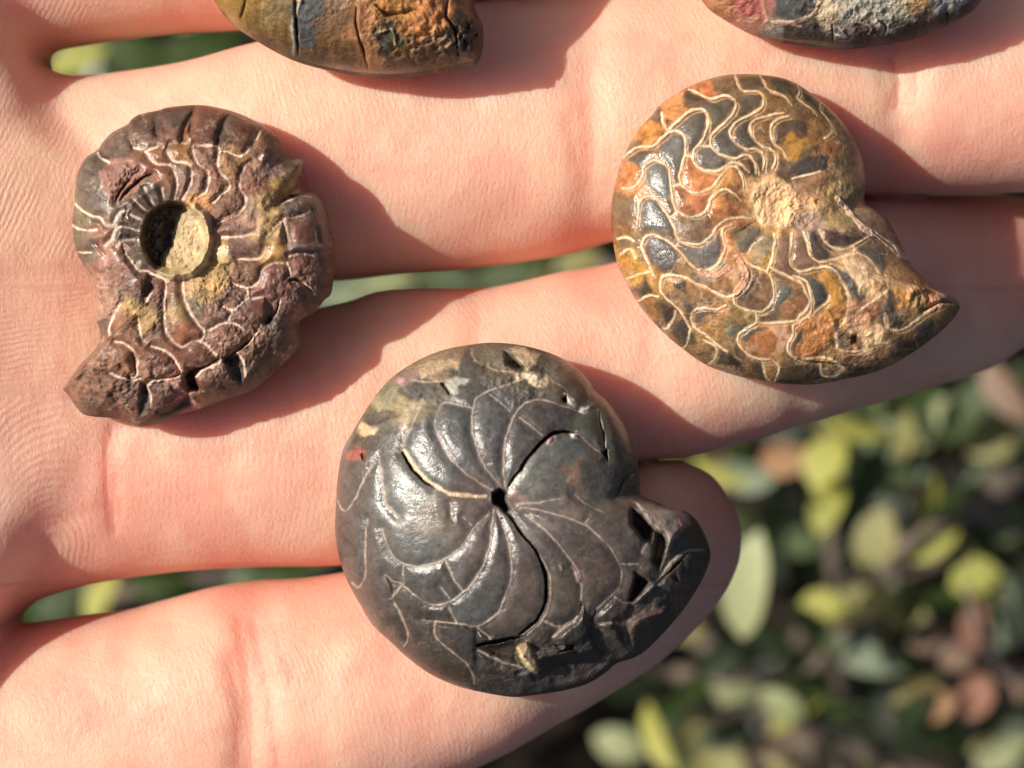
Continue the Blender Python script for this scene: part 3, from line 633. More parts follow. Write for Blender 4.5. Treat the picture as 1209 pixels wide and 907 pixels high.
A_cres = [(A2((110, 730), (150, 660), (220, 630), (290, 645), (350, 710), (400, 780), (380, 850), (300, 907), (170, 890), (115, 820)), .12, 6, (218, 178, 132), 8)] + [(p_, .05, 3, c_, 2.5) for p_, c_ in [
 (A4((400, 310), (450, 310), (500, 350), (525, 390), (510, 430), (460, 470), (445, 420), (430, 360)), (60, 66, 62)),
 (A4((500, 245), (570, 245), (640, 290), (695, 345), (690, 400), (655, 455), (640, 400), (610, 330), (570, 275)), (78, 77, 72)),
 (A4((425, 55), (465, 60), (480, 130), (540, 180), (530, 215), (480, 220), (445, 190), (425, 120)), (62, 58, 54)),
 (A4((500, 50), (560, 60), (640, 85), (720, 75), (680, 120), (610, 145), (560, 135), (515, 100)), (66, 53, 55)),
 (A4((680, 150), (760, 150), (820, 180), (845, 240), (825, 300), (800, 240), (750, 195), (690, 180)), (84, 79, 75)),
 (A4((300, 350), (335, 360), (330, 400), (280, 450), (210, 480), (240, 440), (270, 390)), (88, 92, 86)),
 (A4((30, 400), (70, 370), (110, 330), (140, 320), (130, 360), (80, 400), (45, 415)), (62, 60, 63)),
 (A4((40, 120), (100, 60), (170, 35), (165, 80), (110, 130), (85, 175), (50, 180)), (104, 99, 85)),
 (A4((480, 290), (560, 290), (610, 360), (630, 420), (560, 480), (510, 500), (545, 400), (520, 350)), (185, 135, 70)),
 (A4((200, 575), (130, 605), (95, 655), (62, 645), (80, 600), (140, 570)), (82, 84, 80)),
 (A4((140, 620), (220, 595), (260, 640), (250, 690), (150, 680)), (160, 102, 66)),
 (A4((385, 690), (420, 625), (520, 565), (560, 605), (540, 680), (460, 735), (400, 735)), (175, 116, 66)),
 (A4((400, 570), (350, 620), (325, 680), (350, 715), (365, 660), (400, 610)), (72, 68, 62)),
 (A4((600, 180), (670, 190), (740, 230), (760, 310), (740, 390), (700, 400), (690, 330), (640, 280)), (222, 188, 148)),
 (A4((250, 110), (325, 80), (325, 200), (340, 270), (260, 255), (235, 200)), (125, 95, 78)), (A4((345, 100), (400, 90), (430, 190), (480, 240), (400, 255), (345, 230)), (125, 98, 80)),
 (A3((265, 140), (290, 85), (350, 90), (430, 140), (455, 200), (430, 250), (370, 270), (310, 230)), (80, 78, 80)),
 (A3((455, 130), (520, 135), (600, 125), (660, 60), (685, 120), (680, 190), (640, 240), (580, 255), (520, 220)), (98, 95, 92)),
 (A3((235, 370), (290, 335), (305, 365), (280, 410), (250, 425)), (60, 54, 50)), (A3((370, 430), (430, 470), (435, 520), (390, 570), (375, 500)), (54, 47, 44)),
 (A3((430, 580), (480, 520), (550, 620), (550, 660), (480, 670), (430, 620)), (58, 53, 49)), (A3((690, 690), (800, 770), (780, 785), (660, 770)), (56, 50, 44)),
 (A3((755, 400), (800, 380), (850, 310), (860, 330), (820, 390), (775, 415)), (60, 58, 60)),
 (A3((540, 490), (600, 475), (680, 490), (600, 510), (560, 540)), (82, 72, 70)), (A3((430, 330), (500, 320), (500, 390), (470, 380), (440, 360)), (70, 62, 58)),
 (A3((480, 420), (520, 450), (540, 500), (500, 490)), (80, 72, 68)), (A3((700, 600), (740, 560), (830, 540), (800, 580), (740, 620)), (110, 108, 86)),
 (A1((405, 400), (450, 390), (480, 420), (485, 500), (455, 600), (420, 580), (380, 520), (350, 480)), (98, 97, 93)),
 (A1((280, 580), (320, 550), (370, 560), (405, 620), (415, 720), (380, 740), (300, 680)), (110, 112, 108)),
 (A1((245, 830), (260, 755), (300, 740), (350, 780), (400, 850), (420, 907), (250, 907)), (98, 98, 95)),
 (A1((400, 370), (470, 330), (560, 275), (600, 300), (595, 370), (560, 450), (500, 510), (490, 420), (460, 385)), (82, 79, 72)),
 (A1((560, 240), (640, 220), (730, 205), (755, 235), (700, 320), (630, 390), (610, 300)), (86, 79, 66)),
 (A1((640, 420), (700, 360), (760, 320), (735, 380), (760, 440), (810, 490), (740, 515), (670, 490)), (78, 76, 70)),
 (A1((545, 500), (620, 470), (650, 500), (720, 530), (680, 580), (610, 590), (560, 560)), (94, 89, 84)),
 (A1((200, 530), (250, 480), (330, 475), (300, 530), (250, 570)), (82, 74, 66)), (A1((510, 155), (610, 215), (560, 225), (480, 200)), (48, 44, 40)),
 (A1((340, 270), (370, 260), (365, 310), (420, 330), (390, 345), (350, 330)), (58, 50, 42)), (A1((120, 760), (230, 720), (240, 850), (150, 890), (110, 850)), (110, 90, 66)),
 (A2((30, 340), (115, 305), (100, 400), (150, 460), (90, 470), (30, 430)), (76, 72, 66)), (A2((110, 180), (180, 200), (160, 250), (60, 310), (20, 300), (60, 220)), (86, 77, 64)),
 (A2((320, 560), (420, 520), (540, 520), (520, 590), (400, 620), (330, 610)), (60, 58, 57)), (A2((240, 350), (310, 320), (400, 330), (430, 400), (380, 430), (330, 380), (260, 440)), (84, 68, 56)),
 (A2((60, 90), (160, 90), (190, 150), (80, 160)), (76, 70, 54)), (A2((220, 95), (330, 120), (350, 200), (260, 170)), (74, 68, 56)), (A2((390, 150), (460, 200), (470, 260), (400, 220)), (80, 74, 58)),
 (A5((310, 370), (350, 400), (345, 500), (400, 560), (320, 580), (290, 500)), (72, 64, 60)), (A5((440, 560), (540, 520), (560, 570), (470, 620)), (68, 67, 60)), (A5((330, 640), (420, 640), (430, 680), (360, 690)), (54, 46, 38)),
 (A4((270, 790), (380, 770), (480, 780), (500, 850), (380, 870), (270, 870)), (62, 54, 42)), (A4((560, 750), (700, 780), (800, 790), (660, 810)), (52, 46, 40)), (A4((120, 760), (180, 770), (190, 830), (130, 810)), (70, 58, 42)), (A4((0, 700), (70, 760), (60, 790), (0, 770)), (50, 44, 38))]]
matA = stone_material('polished_agate_shell', .22, .34, .7, .5)
fossil('ammonite_fossil', 'amber and slate ammonite with winding cream sutures and a beaked opening', 'fossil', (893, 285), A_out, 2.0, 4.6, 4.0, A_lines, A_seeds, matA,
       p=2.6, q=2.1, puff=(.10, 7), sutcol=(236, 206, 166), gain=1.12, marble=.6, mix_warp=32, tint=(1.02, .98, .90), calm=(.42, (142, 108, 74)), frag=.3,
       bowls=[(915, 240, 70, -1.1, 1.4)], pits=[(A4((660, 620), (690, 620), (695, 660), (660, 670)), -.5, 2, None), (A5((495, 370), (560, 350), (600, 400), (520, 440)), -.5, 5, None),
             (A5((0, 480), (70, 500), (240, 470), (270, 560), (250, 640), (90, 690), (40, 600)), -.25, 6, None)] + A_cres,
       rough_zones=[(915, 240, 33, .30, .09), (945, 250, 26, .28, .09), (985, 235, 30, .2, .09), (1040, 360, 55, .16, .09), (1010, 330, 30, .12, .09), (1000, 420, 70, .15, .16), (800, 420, 60, .10, .15), (1095, 345, 28, .5, .12), (990, 180, 35, .12, .12)])

# ---- dark goniatite
def G1(*p): return Z(380, 390, p)
def G2(*p): return Z(560, 390, p)
def G3(*p): return Z(380, 560, p)
def G4(*p): return Z(560, 560, p)
def G5(*p): return Z(680, 560, p)
def G6(*p): return Z(440, 660, p)
def G7(*p): return Z(600, 660, p)
G_out = [(397, 590), (398.7, 564), (405, 531), (419.7, 504.7), (439.5, 472.7), (461.6, 447), (490, 427.5), (521, 414), (556, 407), (582, 404.6), (615, 407.6), (648, 416.5),
         (674.7, 429.7), (694.5, 448.4), (703, 461), (718.8, 475), (734, 496), (744, 515.7), (752, 542), (756, 568), (757, 584), (775, 593), (794.7, 601), (810, 604), (823, 615),
         (834, 635), (839, 657), (832, 679), (816.7, 705.5), (799, 730), (767.6, 763.6), (750, 776), (728, 783.5), (714.7, 794.5), (692.6, 807.7), (662, 816), (628.7, 821),
         (605, 823), (572, 818), (539, 810), (506, 795), (479.7, 775.5), (460, 757), (440, 738), (424, 712), (408.7, 683.5), (399, 652.6), (395.4, 624)]
gl = (172, 152, 136)
G_lines = [('s', p_, 1.9, .03) for p_ in [
 G1((800, 420), (760, 412), (700, 395), (650, 390), (620, 440), (605, 490), (620, 560), (650, 630), (700, 700), (770, 770), (850, 820), (890, 850)),
 G2((260, 262), (220, 275), (150, 300), (90, 320), (40, 345), (0, 380)) + G1((800, 470), (805, 550), (830, 640), (870, 720)) + G2((25, 670), (60, 740), (110, 800), (130, 830)),
 G1((310, 680), (320, 750), (330, 830)) + G3((335, 100), (340, 150), (380, 190), (410, 225)),
 G1((290, 710), (250, 760), (215, 830), (185, 900)) + G3((180, 130), (130, 190), (100, 180), (85, 140)),
 G3((320, 290), (340, 350), (370, 420), (430, 475), (500, 490), (570, 480), (640, 460), (710, 415), (770, 350), (800, 300), (840, 260), (890, 210)),
 G3((430, 590), (490, 640), (560, 685), (620, 695), (680, 680), (750, 635), (810, 575), (860, 490), (890, 400)) + G4((90, 290), (100, 190)),
 G3((435, 480), (435, 585)), G3((660, 460), (700, 550), (750, 620)), G3((630, 600), (680, 660)), G3((670, 690), (700, 750), (725, 800)),
 G6((340, 335), (450, 345), (560, 360), (640, 310), (690, 250), (720, 170), (740, 80), (735, 0)) + G4((180, 370), (150, 270), (120, 195)),
 G3((250, 240), (235, 320), (235, 400), (235, 500), (220, 570), (190, 605), (160, 580)),
 G3((340, 540), (380, 570), (420, 580)), G3((420, 600), (380, 650)),
 G6((115, 235), (150, 300), (180, 370), (185, 430), (170, 465)),
 G6((335, 340), (330, 400), (370, 450), (440, 510), (500, 560), (535, 620), (545, 670)),
 G6((560, 365), (600, 400), (630, 430)), G6((560, 490), (640, 530), (720, 560), (800, 580)),
 G4((215, 250), (260, 320), (310, 380), (360, 450), (395, 520), (407, 620), (392, 720), (350, 790), (280, 860)),
 G4((270, 220), (340, 270), (400, 320), (460, 390), (510, 450), (550, 520), (570, 600), (570, 690), (555, 760), (480, 810), (420, 870)),
 G4((240, 180), (330, 190), (430, 215), (520, 245), (600, 280), (670, 340), (730, 400), (770, 470), (785, 540), (765, 610), (700, 680), (650, 730), (620, 800)),
 G4((230, 160), (340, 150), (450, 130)), G4((590, 260), (620, 210)), G4((540, 110), (600, 165), (690, 205)),
 G5((240, 480), (330, 480)), G5((205, 655), (250, 690), (300, 690)),
 G2((160, 830), (155, 760), (155, 680), (165, 590), (190, 500), (240, 420), (300, 380), (350, 372), (420, 390), (490, 410), (540, 430)),
 G2((80, 345), (140, 385), (190, 430)), G2((240, 470), (300, 510), (360, 560)),
 G2((560, 560), (600, 600), (650, 640), (690, 650), (705, 610), (690, 540), (670, 470), (660, 430)),
 G2((380, 240), (430, 280), (480, 310), (500, 340)),
 G1((800, 100), (810, 140), (850, 175)) + G2((0, 160), (60, 190), (130, 215), (210, 225)),
 G1((460, 240), (490, 265), (560, 275), (640, 270)), G1((540, 370), (500, 470), (470, 540), (440, 590), (435, 640)),
 G3((690, 150), (695, 235)), G3((755, 235), (800, 270)), G5((430, 580), (500, 480), (600, 412), (690, 410)), G7((490, 355), (560, 345), (620, 370), (630, 440), (650, 485)),
 G7((240, 420), (300, 370), (360, 335)), G7((200, 330), (230, 350), (280, 370)), G5((350, 420), (390, 360), (415, 300))]]
G_lines += [('v', G1((440, 645), (475, 700), (520, 760), (560, 800), (620, 842), (690, 877), (760, 885), (830, 890), (880, 890)), 4.4, .10, (214, 188, 150)),
 ('c', G1((430, 655), (455, 705), (495, 755), (545, 808), (600, 845)), 3.0, 1.2),
 ('c', G4((150, 190), (190, 225), (235, 295), (300, 370), (345, 440), (375, 520), (386, 620), (376, 700), (340, 770), (290, 820), (240, 860)), 3.4, 1.4),
 ('c', G2((180, 830), (235, 755), (300, 670), (360, 600), (420, 556), (480, 545), (560, 548)), 3.6, 1.4),
 ('c', G4((620, 800), (655, 735)), 3, 1.0), ('c', G2((668, 440), (675, 500), (695, 560), (698, 620), (712, 690)), 1.6, .5), ('c', G2((760, 890), (790, 820), (830, 775), (865, 765)), 3, .5),
 ('c', G6((560, 465), (680, 440), (800, 415)), 4.5, 1.4), ('c', G5((440, 580), (520, 505), (600, 430)), 2.0, .6), ('c', G4((575, 690), (560, 755)), 2.5, .8),
 ('c', G7((270, 500), (350, 470), (250, 460)), 3, .6), ('c', G6((330, 330), (260, 320)), 2.0, .4)]
cream = (200, 176, 140)
G_pits = [([(581, 583), (590, 577), (598, 581), (597, 590), (602, 602), (597, 606), (589, 598), (582, 594)], -2.4, 4, None),
 (G2((150, 100), (190, 115), (240, 165), (280, 215), (230, 215), (170, 190)), -1.5, 4, None),
 (G2((185, 92), (260, 90), (345, 130), (330, 190), (285, 215), (230, 150)), .12, 3, cream),
 (G2((215, 235), (270, 228), (330, 225), (400, 285), (380, 310), (330, 300), (270, 262), (225, 272)), .10, 3, (208, 188, 155)),
 (G2((490, 340), (520, 370), (545, 430), (515, 400)), .05, 2, (225, 215, 195)), (G2((550, 435), (630, 400), (635, 410), (580, 448)), .1, 2, (225, 215, 200)),
 (G2((515, 548), (550, 545), (548, 570), (520, 570)), .2, 2, (235, 228, 215)), (G2((385, 580), (420, 570), (420, 600), (390, 610)), .2, 3, (205, 165, 155)),
 (G2((470, 360), (500, 345), (500, 390), (475, 385)), -.9, 2, None), (G2((680, 650), (710, 635), (715, 700), (700, 680)), -1.0, 2, None),
 (G1((520, 200), (570, 165), (740, 155), (735, 215), (680, 200), (600, 225), (530, 260)), .08, 4, (178, 150, 118)),
 (G1((440, 420), (540, 370), (470, 540), (410, 520), (420, 480)), .05, 4, (160, 142, 115)), (G1((190, 520), (210, 500), (300, 530), (280, 550), (210, 568)), .15, 3, (205, 176, 135)),
 (G1((280, 380), (380, 290), (410, 300), (370, 390), (300, 410)), .1, 4, (140, 130, 102)), (G1((230, 490), (250, 450), (350, 425), (420, 450), (330, 490), (260, 510)), -.45, 4, (70, 62, 55)),
 (G1((660, 260), (800, 255), (740, 300), (710, 355), (680, 310)), .05, 3, (185, 180, 165)), (G1((640, 285), (660, 285), (690, 340), (680, 345)), -.9, 2, None),
 (G1((150, 650), (180, 620), (235, 650), (215, 690), (140, 690)), .1, 4, (165, 92, 82)), (G1((205, 655), (235, 660), (228, 700), (210, 690)), -.5, 2, None),
 (G1((395, 260), (440, 250), (430, 290), (390, 290)), .1, 3, (185, 140, 135)),
 (G5((300, 180), (350, 215), (425, 290), (400, 370), (350, 350), (295, 270)), -2.4, 6, None),
 (G5((420, 300), (475, 310), (492, 395), (440, 520), (405, 470)), -1.5, 6, None),
 (G5((318, 525), (395, 575), (310, 685), (285, 680)), -1.6, 5, None),
 (G5((310, 140), (400, 150), (500, 190), (600, 205), (605, 265), (540, 330), (485, 420), (480, 330), (385, 262), (350, 200)), 1.1, 3, (160, 142, 130)),
 (G5((545, 240), (570, 235), (600, 260), (570, 300)), .1, 2, (190, 140, 130)), (G5((305, 690), (415, 585), (430, 600), (330, 690)), .5, 3, (130, 118, 112)),
 (G5((280, 800), (370, 730), (490, 712), (498, 790), (410, 890), (280, 860)), .7, 8, (72, 58, 50)), (G5((510, 545), (535, 540), (555, 575), (530, 580)), -.6, 3, None), (G5((615, 560), (635, 515), (635, 570), (620, 590)), -.6, 3, None),
 (G7((480, 350), (560, 340), (640, 470), (645, 490), (560, 430)), .5, 4, None), (G7((240, 425), (360, 335), (400, 260), (450, 380), (400, 450), (300, 490)), .55, 6, None),
 (G7((170, 560), (330, 510), (520, 490), (560, 570), (430, 660), (250, 700), (160, 650)), -1.2, 12, (58, 50, 45)),
 (G6((560, 470), (800, 420), (810, 470), (780, 560), (640, 520)), -1.1, 8, None), (G6((780, 470), (820, 440), (860, 470), (900, 590), (860, 600), (790, 520)), .7, 4, (150, 128, 98)),
 (G6((775, 480), (800, 500), (870, 595), (850, 598), (790, 530)), .3, 2, (230, 205, 155)), (G6((690, 650), (880, 620), (900, 730), (720, 720)), -.5, 8, None),
 (G6((330, 340), (450, 350), (550, 365), (560, 450), (545, 560), (440, 500), (350, 430)), .35, 5, None), (G6((560, 380), (620, 420), (700, 430), (570, 460)), .4, 4, None), (G7((420, 380), (490, 370), (640, 500), (560, 560), (470, 500)), -.45, 5, None),
 (G7((640, 350), (700, 300), (850, 262), (860, 330), (760, 440), (660, 480)), .35, 5, None), (G7((0, 640), (120, 600), (160, 690), (60, 720)), .4, 5, None), (G7((130, 490), (260, 470), (370, 500), (260, 530), (150, 550)), .5, 4, None), (G6((560, 500), (640, 540), (790, 590), (760, 640), (580, 600)), .35, 5, None),
 (G5((500, 470), (600, 415), (690, 415), (715, 450), (640, 600), (540, 640), (440, 600)), .45, 5, None), (G5((210, 660), (300, 700), (270, 780), (150, 800), (110, 770)), .3, 5, None),
 (G3((340, 540), (420, 585), (380, 650)), -.25, 4, None), (G4((450, 490), (470, 480), (485, 510), (465, 530)), .12, 3, (165, 148, 140)), (G4((525, 500), (570, 520), (575, 590), (545, 580)), .15, 4, (160, 135, 130)),
 (G4((355, 780), (440, 800), (465, 825), (400, 800)), .1, 3, (200, 175, 130)), (G4((185, 60), (215, 50), (290, 150), (270, 190), (220, 190), (190, 110)), .05, 5, (120, 98, 90))]
G_seeds = [(*G1((a, b))[0], c) for a, b, c in [(500, 330, (72, 66, 60)), (720, 500, (70, 68, 66)), (560, 560, (76, 74, 72)), (380, 600, (78, 72, 66)), (600, 700, (80, 78, 76)), (150, 850, (76, 68, 62)), (430, 860, (86, 84, 80)), (300, 300, (120, 108, 78)), (350, 330, (95, 88, 70)), (330, 400, (135, 122, 88)), (240, 430, (105, 92, 70)), (430, 240, (115, 95, 85)), (560, 150, (125, 105, 80)), (700, 110, (110, 92, 72)), (460, 430, (130, 112, 84)), (200, 480, (88, 76, 66)), (300, 480, (84, 74, 66)), (640, 140, (120, 98, 76)), (780, 200, (72, 66, 60))]]
G_seeds += [(*G2((a, b))[0], c) for a, b, c in [(60, 450, (72, 70, 68)), (250, 580, (74, 68, 66)), (400, 470, (70, 64, 60)), (430, 190, (90, 82, 70)), (550, 270, (82, 68, 58)), (450, 170, (125, 108, 92)), (800, 600, (85, 80, 68)), (500, 680, (84, 84, 80)), (350, 750, (92, 90, 84)), (640, 770, (82, 76, 68)), (100, 140, (95, 84, 68)), (360, 180, (60, 56, 44)), (600, 480, (78, 76, 66)), (540, 745, (120, 95, 80))]]
G_seeds += [(*G3((a, b))[0], c) for a, b, c in [(200, 350, (76, 68, 62)), (500, 380, (82, 80, 76)), (560, 580, (70, 66, 62)), (300, 700, (72, 64, 58)), (750, 700, (70, 68, 66)), (420, 120, (92, 92, 88)), (550, 235, (105, 95, 85)), (800, 180, (92, 80, 75))]]
G_seeds += [(*G4((a, b))[0], c) for a, b, c in [(100, 560, (76, 70, 66)), (270, 620, (78, 68, 62)), (450, 620, (76, 68, 58)), (640, 470, (76, 64, 58)), (480, 400, (74, 66, 62)), (820, 360, (72, 64, 58)), (700, 260, (80, 70, 64)), (350, 240, (92, 84, 80)), (420, 70, (84, 80, 74)), (640, 120, (86, 80, 70)), (570, 130, (98, 84, 78))]]
G_seeds += [(*G5((a, b))[0], c) for a, b, c in [(600, 340, (62, 56, 48)), (600, 480, (60, 56, 46)), (590, 640, (88, 66, 54)), (450, 660, (62, 56, 50)), (400, 800, (70, 56, 50))]]
G_seeds += [(*G6((a, b))[0], c) for a, b, c in [(250, 450, (62, 54, 48)), (430, 440, (60, 54, 50)), (100, 400, (66, 58, 52)), (420, 620, (62, 52, 44)), (650, 600, (52, 46, 42)), (800, 680, (60, 54, 50))]]  # lower part darker: light falloff put into the seed colours
G_seeds += [(*G7((a, b))[0], c) for a, b, c in [(350, 400, (62, 56, 52)), (520, 450, (58, 52, 48)), (300, 600, (50, 44, 40)), (700, 400, (64, 52, 46)), (640, 540, (56, 50, 46))]]  # lower right, darkened likewise for the falloff of light
matG = stone_material('dark_ironstone', .29, .30, .6, .62)
fossil('goniatite_fossil', 'round charcoal grey goniatite with petal-like chambers meeting at a central pit', 'fossil', (592, 612), G_out, 3.2, 6.4, 5.2, G_lines, G_seeds, matG,
       p=2.25, q=2.0, puff=(.18, 7), sutcol=gl, gain=1.3, sutmix=.8, marble=.3, tint=(.97, 1.0, 1.0), bowls=[(590, 594, 75, -.8, 1.6)], pits=G_pits,
       rough_zones=[(785, 690, 50, .22, .05), (720, 775, 55, .26, .05), (650, 790, 50, .3, .06), (760, 740, 40, .2, .06), (500, 430, 60, .22, .12), (440, 480, 45, .25, .12), (610, 425, 60, .28, .12), (770, 620, 40, .2, .05), (590, 800, 40, .2, .07)])

# ---- rusty knobbly ammonite with open umbilicus
def L1(*p): return Z(60, 110, p)
def L2(*p): return Z(220, 110, p)
def L3(*p): return Z(60, 310, p)
def L4(*p): return Z(220, 310, p)
L_out = [(88.7, 293), (85, 264), (87.6, 242), (89, 222), (91, 207), (101, 187), (115, 177), (121, 168), (133, 156), (150, 147), (155, 141), (165, 135), (188, 130), (197, 127), (227.6, 124), (249, 125.4), (273, 131), (293, 138.7),
         (312.6, 149.7), (328, 163), (335, 179), (346, 186), (359, 190.5), (357, 209), (355, 222.5), (372, 227), (383, 240), (388.7, 260), (394, 284), (395.5, 308.5), (394, 323), (391, 346), (382, 355),
         (372, 368), (354, 380), (354, 407), (343.5, 420), (323.6, 440), (297, 461), (264, 473), (242, 482), (214, 488.6), (192, 498.5), (166, 504), (141.6, 495), (104, 491), (91, 482), (80, 466), (74, 458),
         (84, 446), (93, 431), (104, 424), (115, 407), (118, 391), (114, 378), (116, 354), (113, 334), (97.5, 311)]
L_lines = [('s', p_, 2.3, .09) for p_ in [
 L1((510, 315), (530, 345), (560, 375), (620, 385), (650, 400), (675, 450), (680, 510), (665, 570)), L1((510, 312), (570, 290)),
 L1((720, 270), (660, 270), (625, 287), (640, 340), (670, 368), (730, 375), (755, 410), (755, 470), (740, 520), (710, 570)),
 L1((890, 282), (830, 285), (768, 277), (770, 340), (800, 385)) + L2((120, 420), (125, 480), (95, 540), (50, 565)),
 L1((500, 510), (530, 555), (548, 590)), L1((430, 555), (470, 590), (505, 625)), L1((600, 510), (608, 565)), L1((430, 650), (480, 680)),
 L1((130, 590), (170, 630), (220, 660), (270, 670), (290, 700), (330, 705), (350, 670), (370, 635), (400, 630)), L1((115, 705), (150, 725), (190, 735), (245, 732)),
 L1((295, 815), (330, 780), (345, 735), (370, 715), (420, 720), (450, 730)), L1((350, 815), (390, 790), (450, 785)), L1((400, 860), (440, 905)), L1((150, 855), (220, 855)),
 L1((250, 320), (270, 350), (310, 370)), L1((440, 290), (500, 300)),
 L2((395, 210), (350, 270), (310, 330), (270, 340), (225, 315), (190, 315)), L2((175, 315), (170, 390), (200, 440), (235, 480), (225, 520), (190, 550), (150, 590)),
 L2((40, 285), (110, 280), (165, 290), (185, 315)),
 L2((340, 375), (300, 420), (290, 500), (315, 550), (320, 600), (290, 640), (220, 670), (170, 700)),
 L2((190, 775), (270, 770), (350, 755)), L2((280, 890), (350, 890), (400, 880), (430, 825)), L2((530, 675), (545, 740), (555, 800)), L2((540, 672), (620, 660), (660, 635)),
 L2((690, 740), (700, 800)), L2((555, 880), (620, 860), (680, 870)), L2((500, 600), (560, 570), (620, 548), (665, 555)), L2((430, 770), (480, 720), (520, 690)),
 L3((445, 0), (470, 45), (510, 45), (560, 70), (615, 90), (615, 180), (610, 260), (615, 350), (640, 410), (700, 450), (760, 425), (800, 420), (850, 450), (885, 500)),
 L3((705, 70), (710, 160), (740, 250), (780, 320), (825, 370), (810, 415)), L3((370, 230), (335, 290), (315, 350), (315, 400)), L3((470, 300), (480, 370), (500, 420)),
 L3((340, 425), (390, 435), (440, 470), (465, 530), (460, 600)), L3((540, 450), (590, 465), (640, 495), (680, 550), (700, 605)),
 L3((320, 590), (370, 610), (430, 630), (480, 625)), L3((535, 780), (535, 710), (515, 660), (560, 635), (640, 625), (710, 610)), L3((540, 150), (515, 210)),
 L3((780, 610), (820, 570), (907, 540)),
 L4((95, 375), (150, 355), (210, 325), (270, 335), (310, 360)), L4((230, 310), (245, 260), (200, 235)), L4((250, 262), (310, 210), (360, 190), (410, 185)),
 L4((250, 110), (330, 140), (390, 100), (410, 40), (460, 10), (520, 0)), L4((330, 140), (335, 190)), L4((60, 600), (90, 570), (150, 560), (190, 520)),
 L4((410, 330), (370, 390), (330, 440), (275, 480), (310, 540), (320, 610)), L4((540, 0), (560, 50), (540, 100)), L4((570, 95), (640, 115), (690, 170)), L4((470, 290), (500, 230), (500, 190))]]
L_lines += [('c', L1((350, 580), (380, 520), (430, 460)), 3, 0.63), ('c', L1((375, 575), (420, 515), (500, 450), (545, 435)), 3, 0.56), ('c', L1((395, 660), (405, 620)), 3, 0.35), ('c', L1((440, 435), (470, 415)), 4, 0.56),
 ('c', L1((225, 330), (250, 345)), 5, 0.49), ('c', L1((250, 810), (290, 860)), 3, 0.35), ('c', L1((380, 820), (395, 855)), 3, 0.35), ('c', L4((500, 190), (480, 260), (440, 320), (410, 335)), 3.4, 0.49), ('c', L4((350, 390), (340, 420), (280, 465), (210, 515)), 4, 0.56),
 ('c', L2((500, 590), (555, 560), (640, 540)), 3.2, 0.49), ('c', L2((520, 680), (540, 810)), 3, 0.35), ('c', L2((290, 640), (180, 690)), 2.8, 0.35), ('c', L3((440, 480), (455, 590), (420, 610)), 3, 0.42), ('c', L3((650, 520), (690, 600), (560, 625)), 3, 0.42), ('c', L4((545, 95), (600, 95), (680, 160)), 4, 0.63),
 ('c', L2((310, 330), (385, 220)), 2.4, 0.28), ('c', L4((0, 570), (90, 560), (170, 520)), 4, 0.56)]
L_lines += [('g', p_, 6, .35) for p_ in [L1((415, 180), (420, 240), (440, 290)), L1((570, 85), (565, 150), (575, 230)), L1((780, 70), (740, 140), (710, 200), (700, 260)), L2((240, 100), (200, 160), (175, 220), (165, 290)), L2((45, 75), (30, 140), (20, 200)), L1((185, 400), (240, 430)), L1((260, 300), (300, 340)), L2((395, 190), (350, 270)), L1((140, 500), (200, 520)), L2((525, 310), (480, 370))]]
L_lines += [('r', p_, 7, .3) for p_ in [L1((595, 90), (585, 150), (590, 220), (610, 280)), L1((430, 200), (450, 260)), L3((360, 650), (380, 720), (420, 790), (460, 860)), L3((680, 660), (740, 710), (790, 760)), L3((160, 545), (140, 620)), L4((440, 450), (350, 560), (300, 670)), L4((590, 330), (600, 420)), L1((200, 380), (230, 420)), L1((140, 640), (200, 690))]]
L_pits = [([(206 + 39 * math.cos(k * .35), 281 + 43 * math.sin(k * .35)) for k in range(18)], -2.5, 7, (62, 50, 40), 4, 1),  # open centre: shade of its wall is put into this dark colour
 ([(212, 249), (231, 241), (246, 254), (251, 284), (246, 312), (228, 327), (205, 330), (186, 321), (191, 303), (201, 288), (205, 266)], 1.45, 9, (196, 172, 132), 9, 1),
 (L3((700, 600), (790, 555), (860, 545), (780, 610), (790, 690), (720, 660)), -1.3, 6, None), (L3((480, 640), (520, 650), (535, 720), (510, 800), (470, 830), (470, 720)), -.9, 7, (62, 58, 52)),
 (L4((0, 570), (60, 560), (50, 610), (90, 690), (0, 690)), -1.0, 6, None), (L4((195, 510), (275, 490), (310, 560), (300, 660), (240, 620)), -.9, 7, (66, 58, 50)), (L4((430, 540), (520, 515), (500, 570), (430, 610)), -.6, 6, (60, 50, 42)),
 (L3((560, 800), (740, 700), (760, 760), (600, 860)), -.9, 8, (58, 40, 34)), (L4((420, 190), (480, 200), (460, 320), (410, 330)), -.5, 5, None),
 (L1((260, 420), (330, 350), (440, 330), (520, 400), (500, 470), (420, 560), (300, 590)), .15, 10, (135, 95, 80)),
 (L3((560, 70), (640, 20), (790, 5), (720, 60), (620, 100)), .1, 5, (190, 168, 122)), (L3((450, 110), (480, 90), (505, 120), (480, 160)), .5, 4, None), (L3((420, 600), (450, 590), (445, 620), (425, 615)), .5, 3, (215, 185, 165)),
 (L3((760, 740), (810, 750), (800, 785), (765, 780)), .4, 4, (225, 170, 145)), (L2((440, 350), (500, 320), (520, 350), (480, 450), (410, 460), (400, 430)), .12, 6, (140, 112, 106)), (L2((405, 315), (425, 330), (410, 360), (398, 350)), .2, 2, (225, 200, 185)),
 (L2((540, 800), (720, 810), (730, 830), (560, 850)), .25, 4, (140, 128, 122)), (L3((520, 55), (565, 80), (545, 170), (500, 190), (480, 150)), -.5, 5, None)]
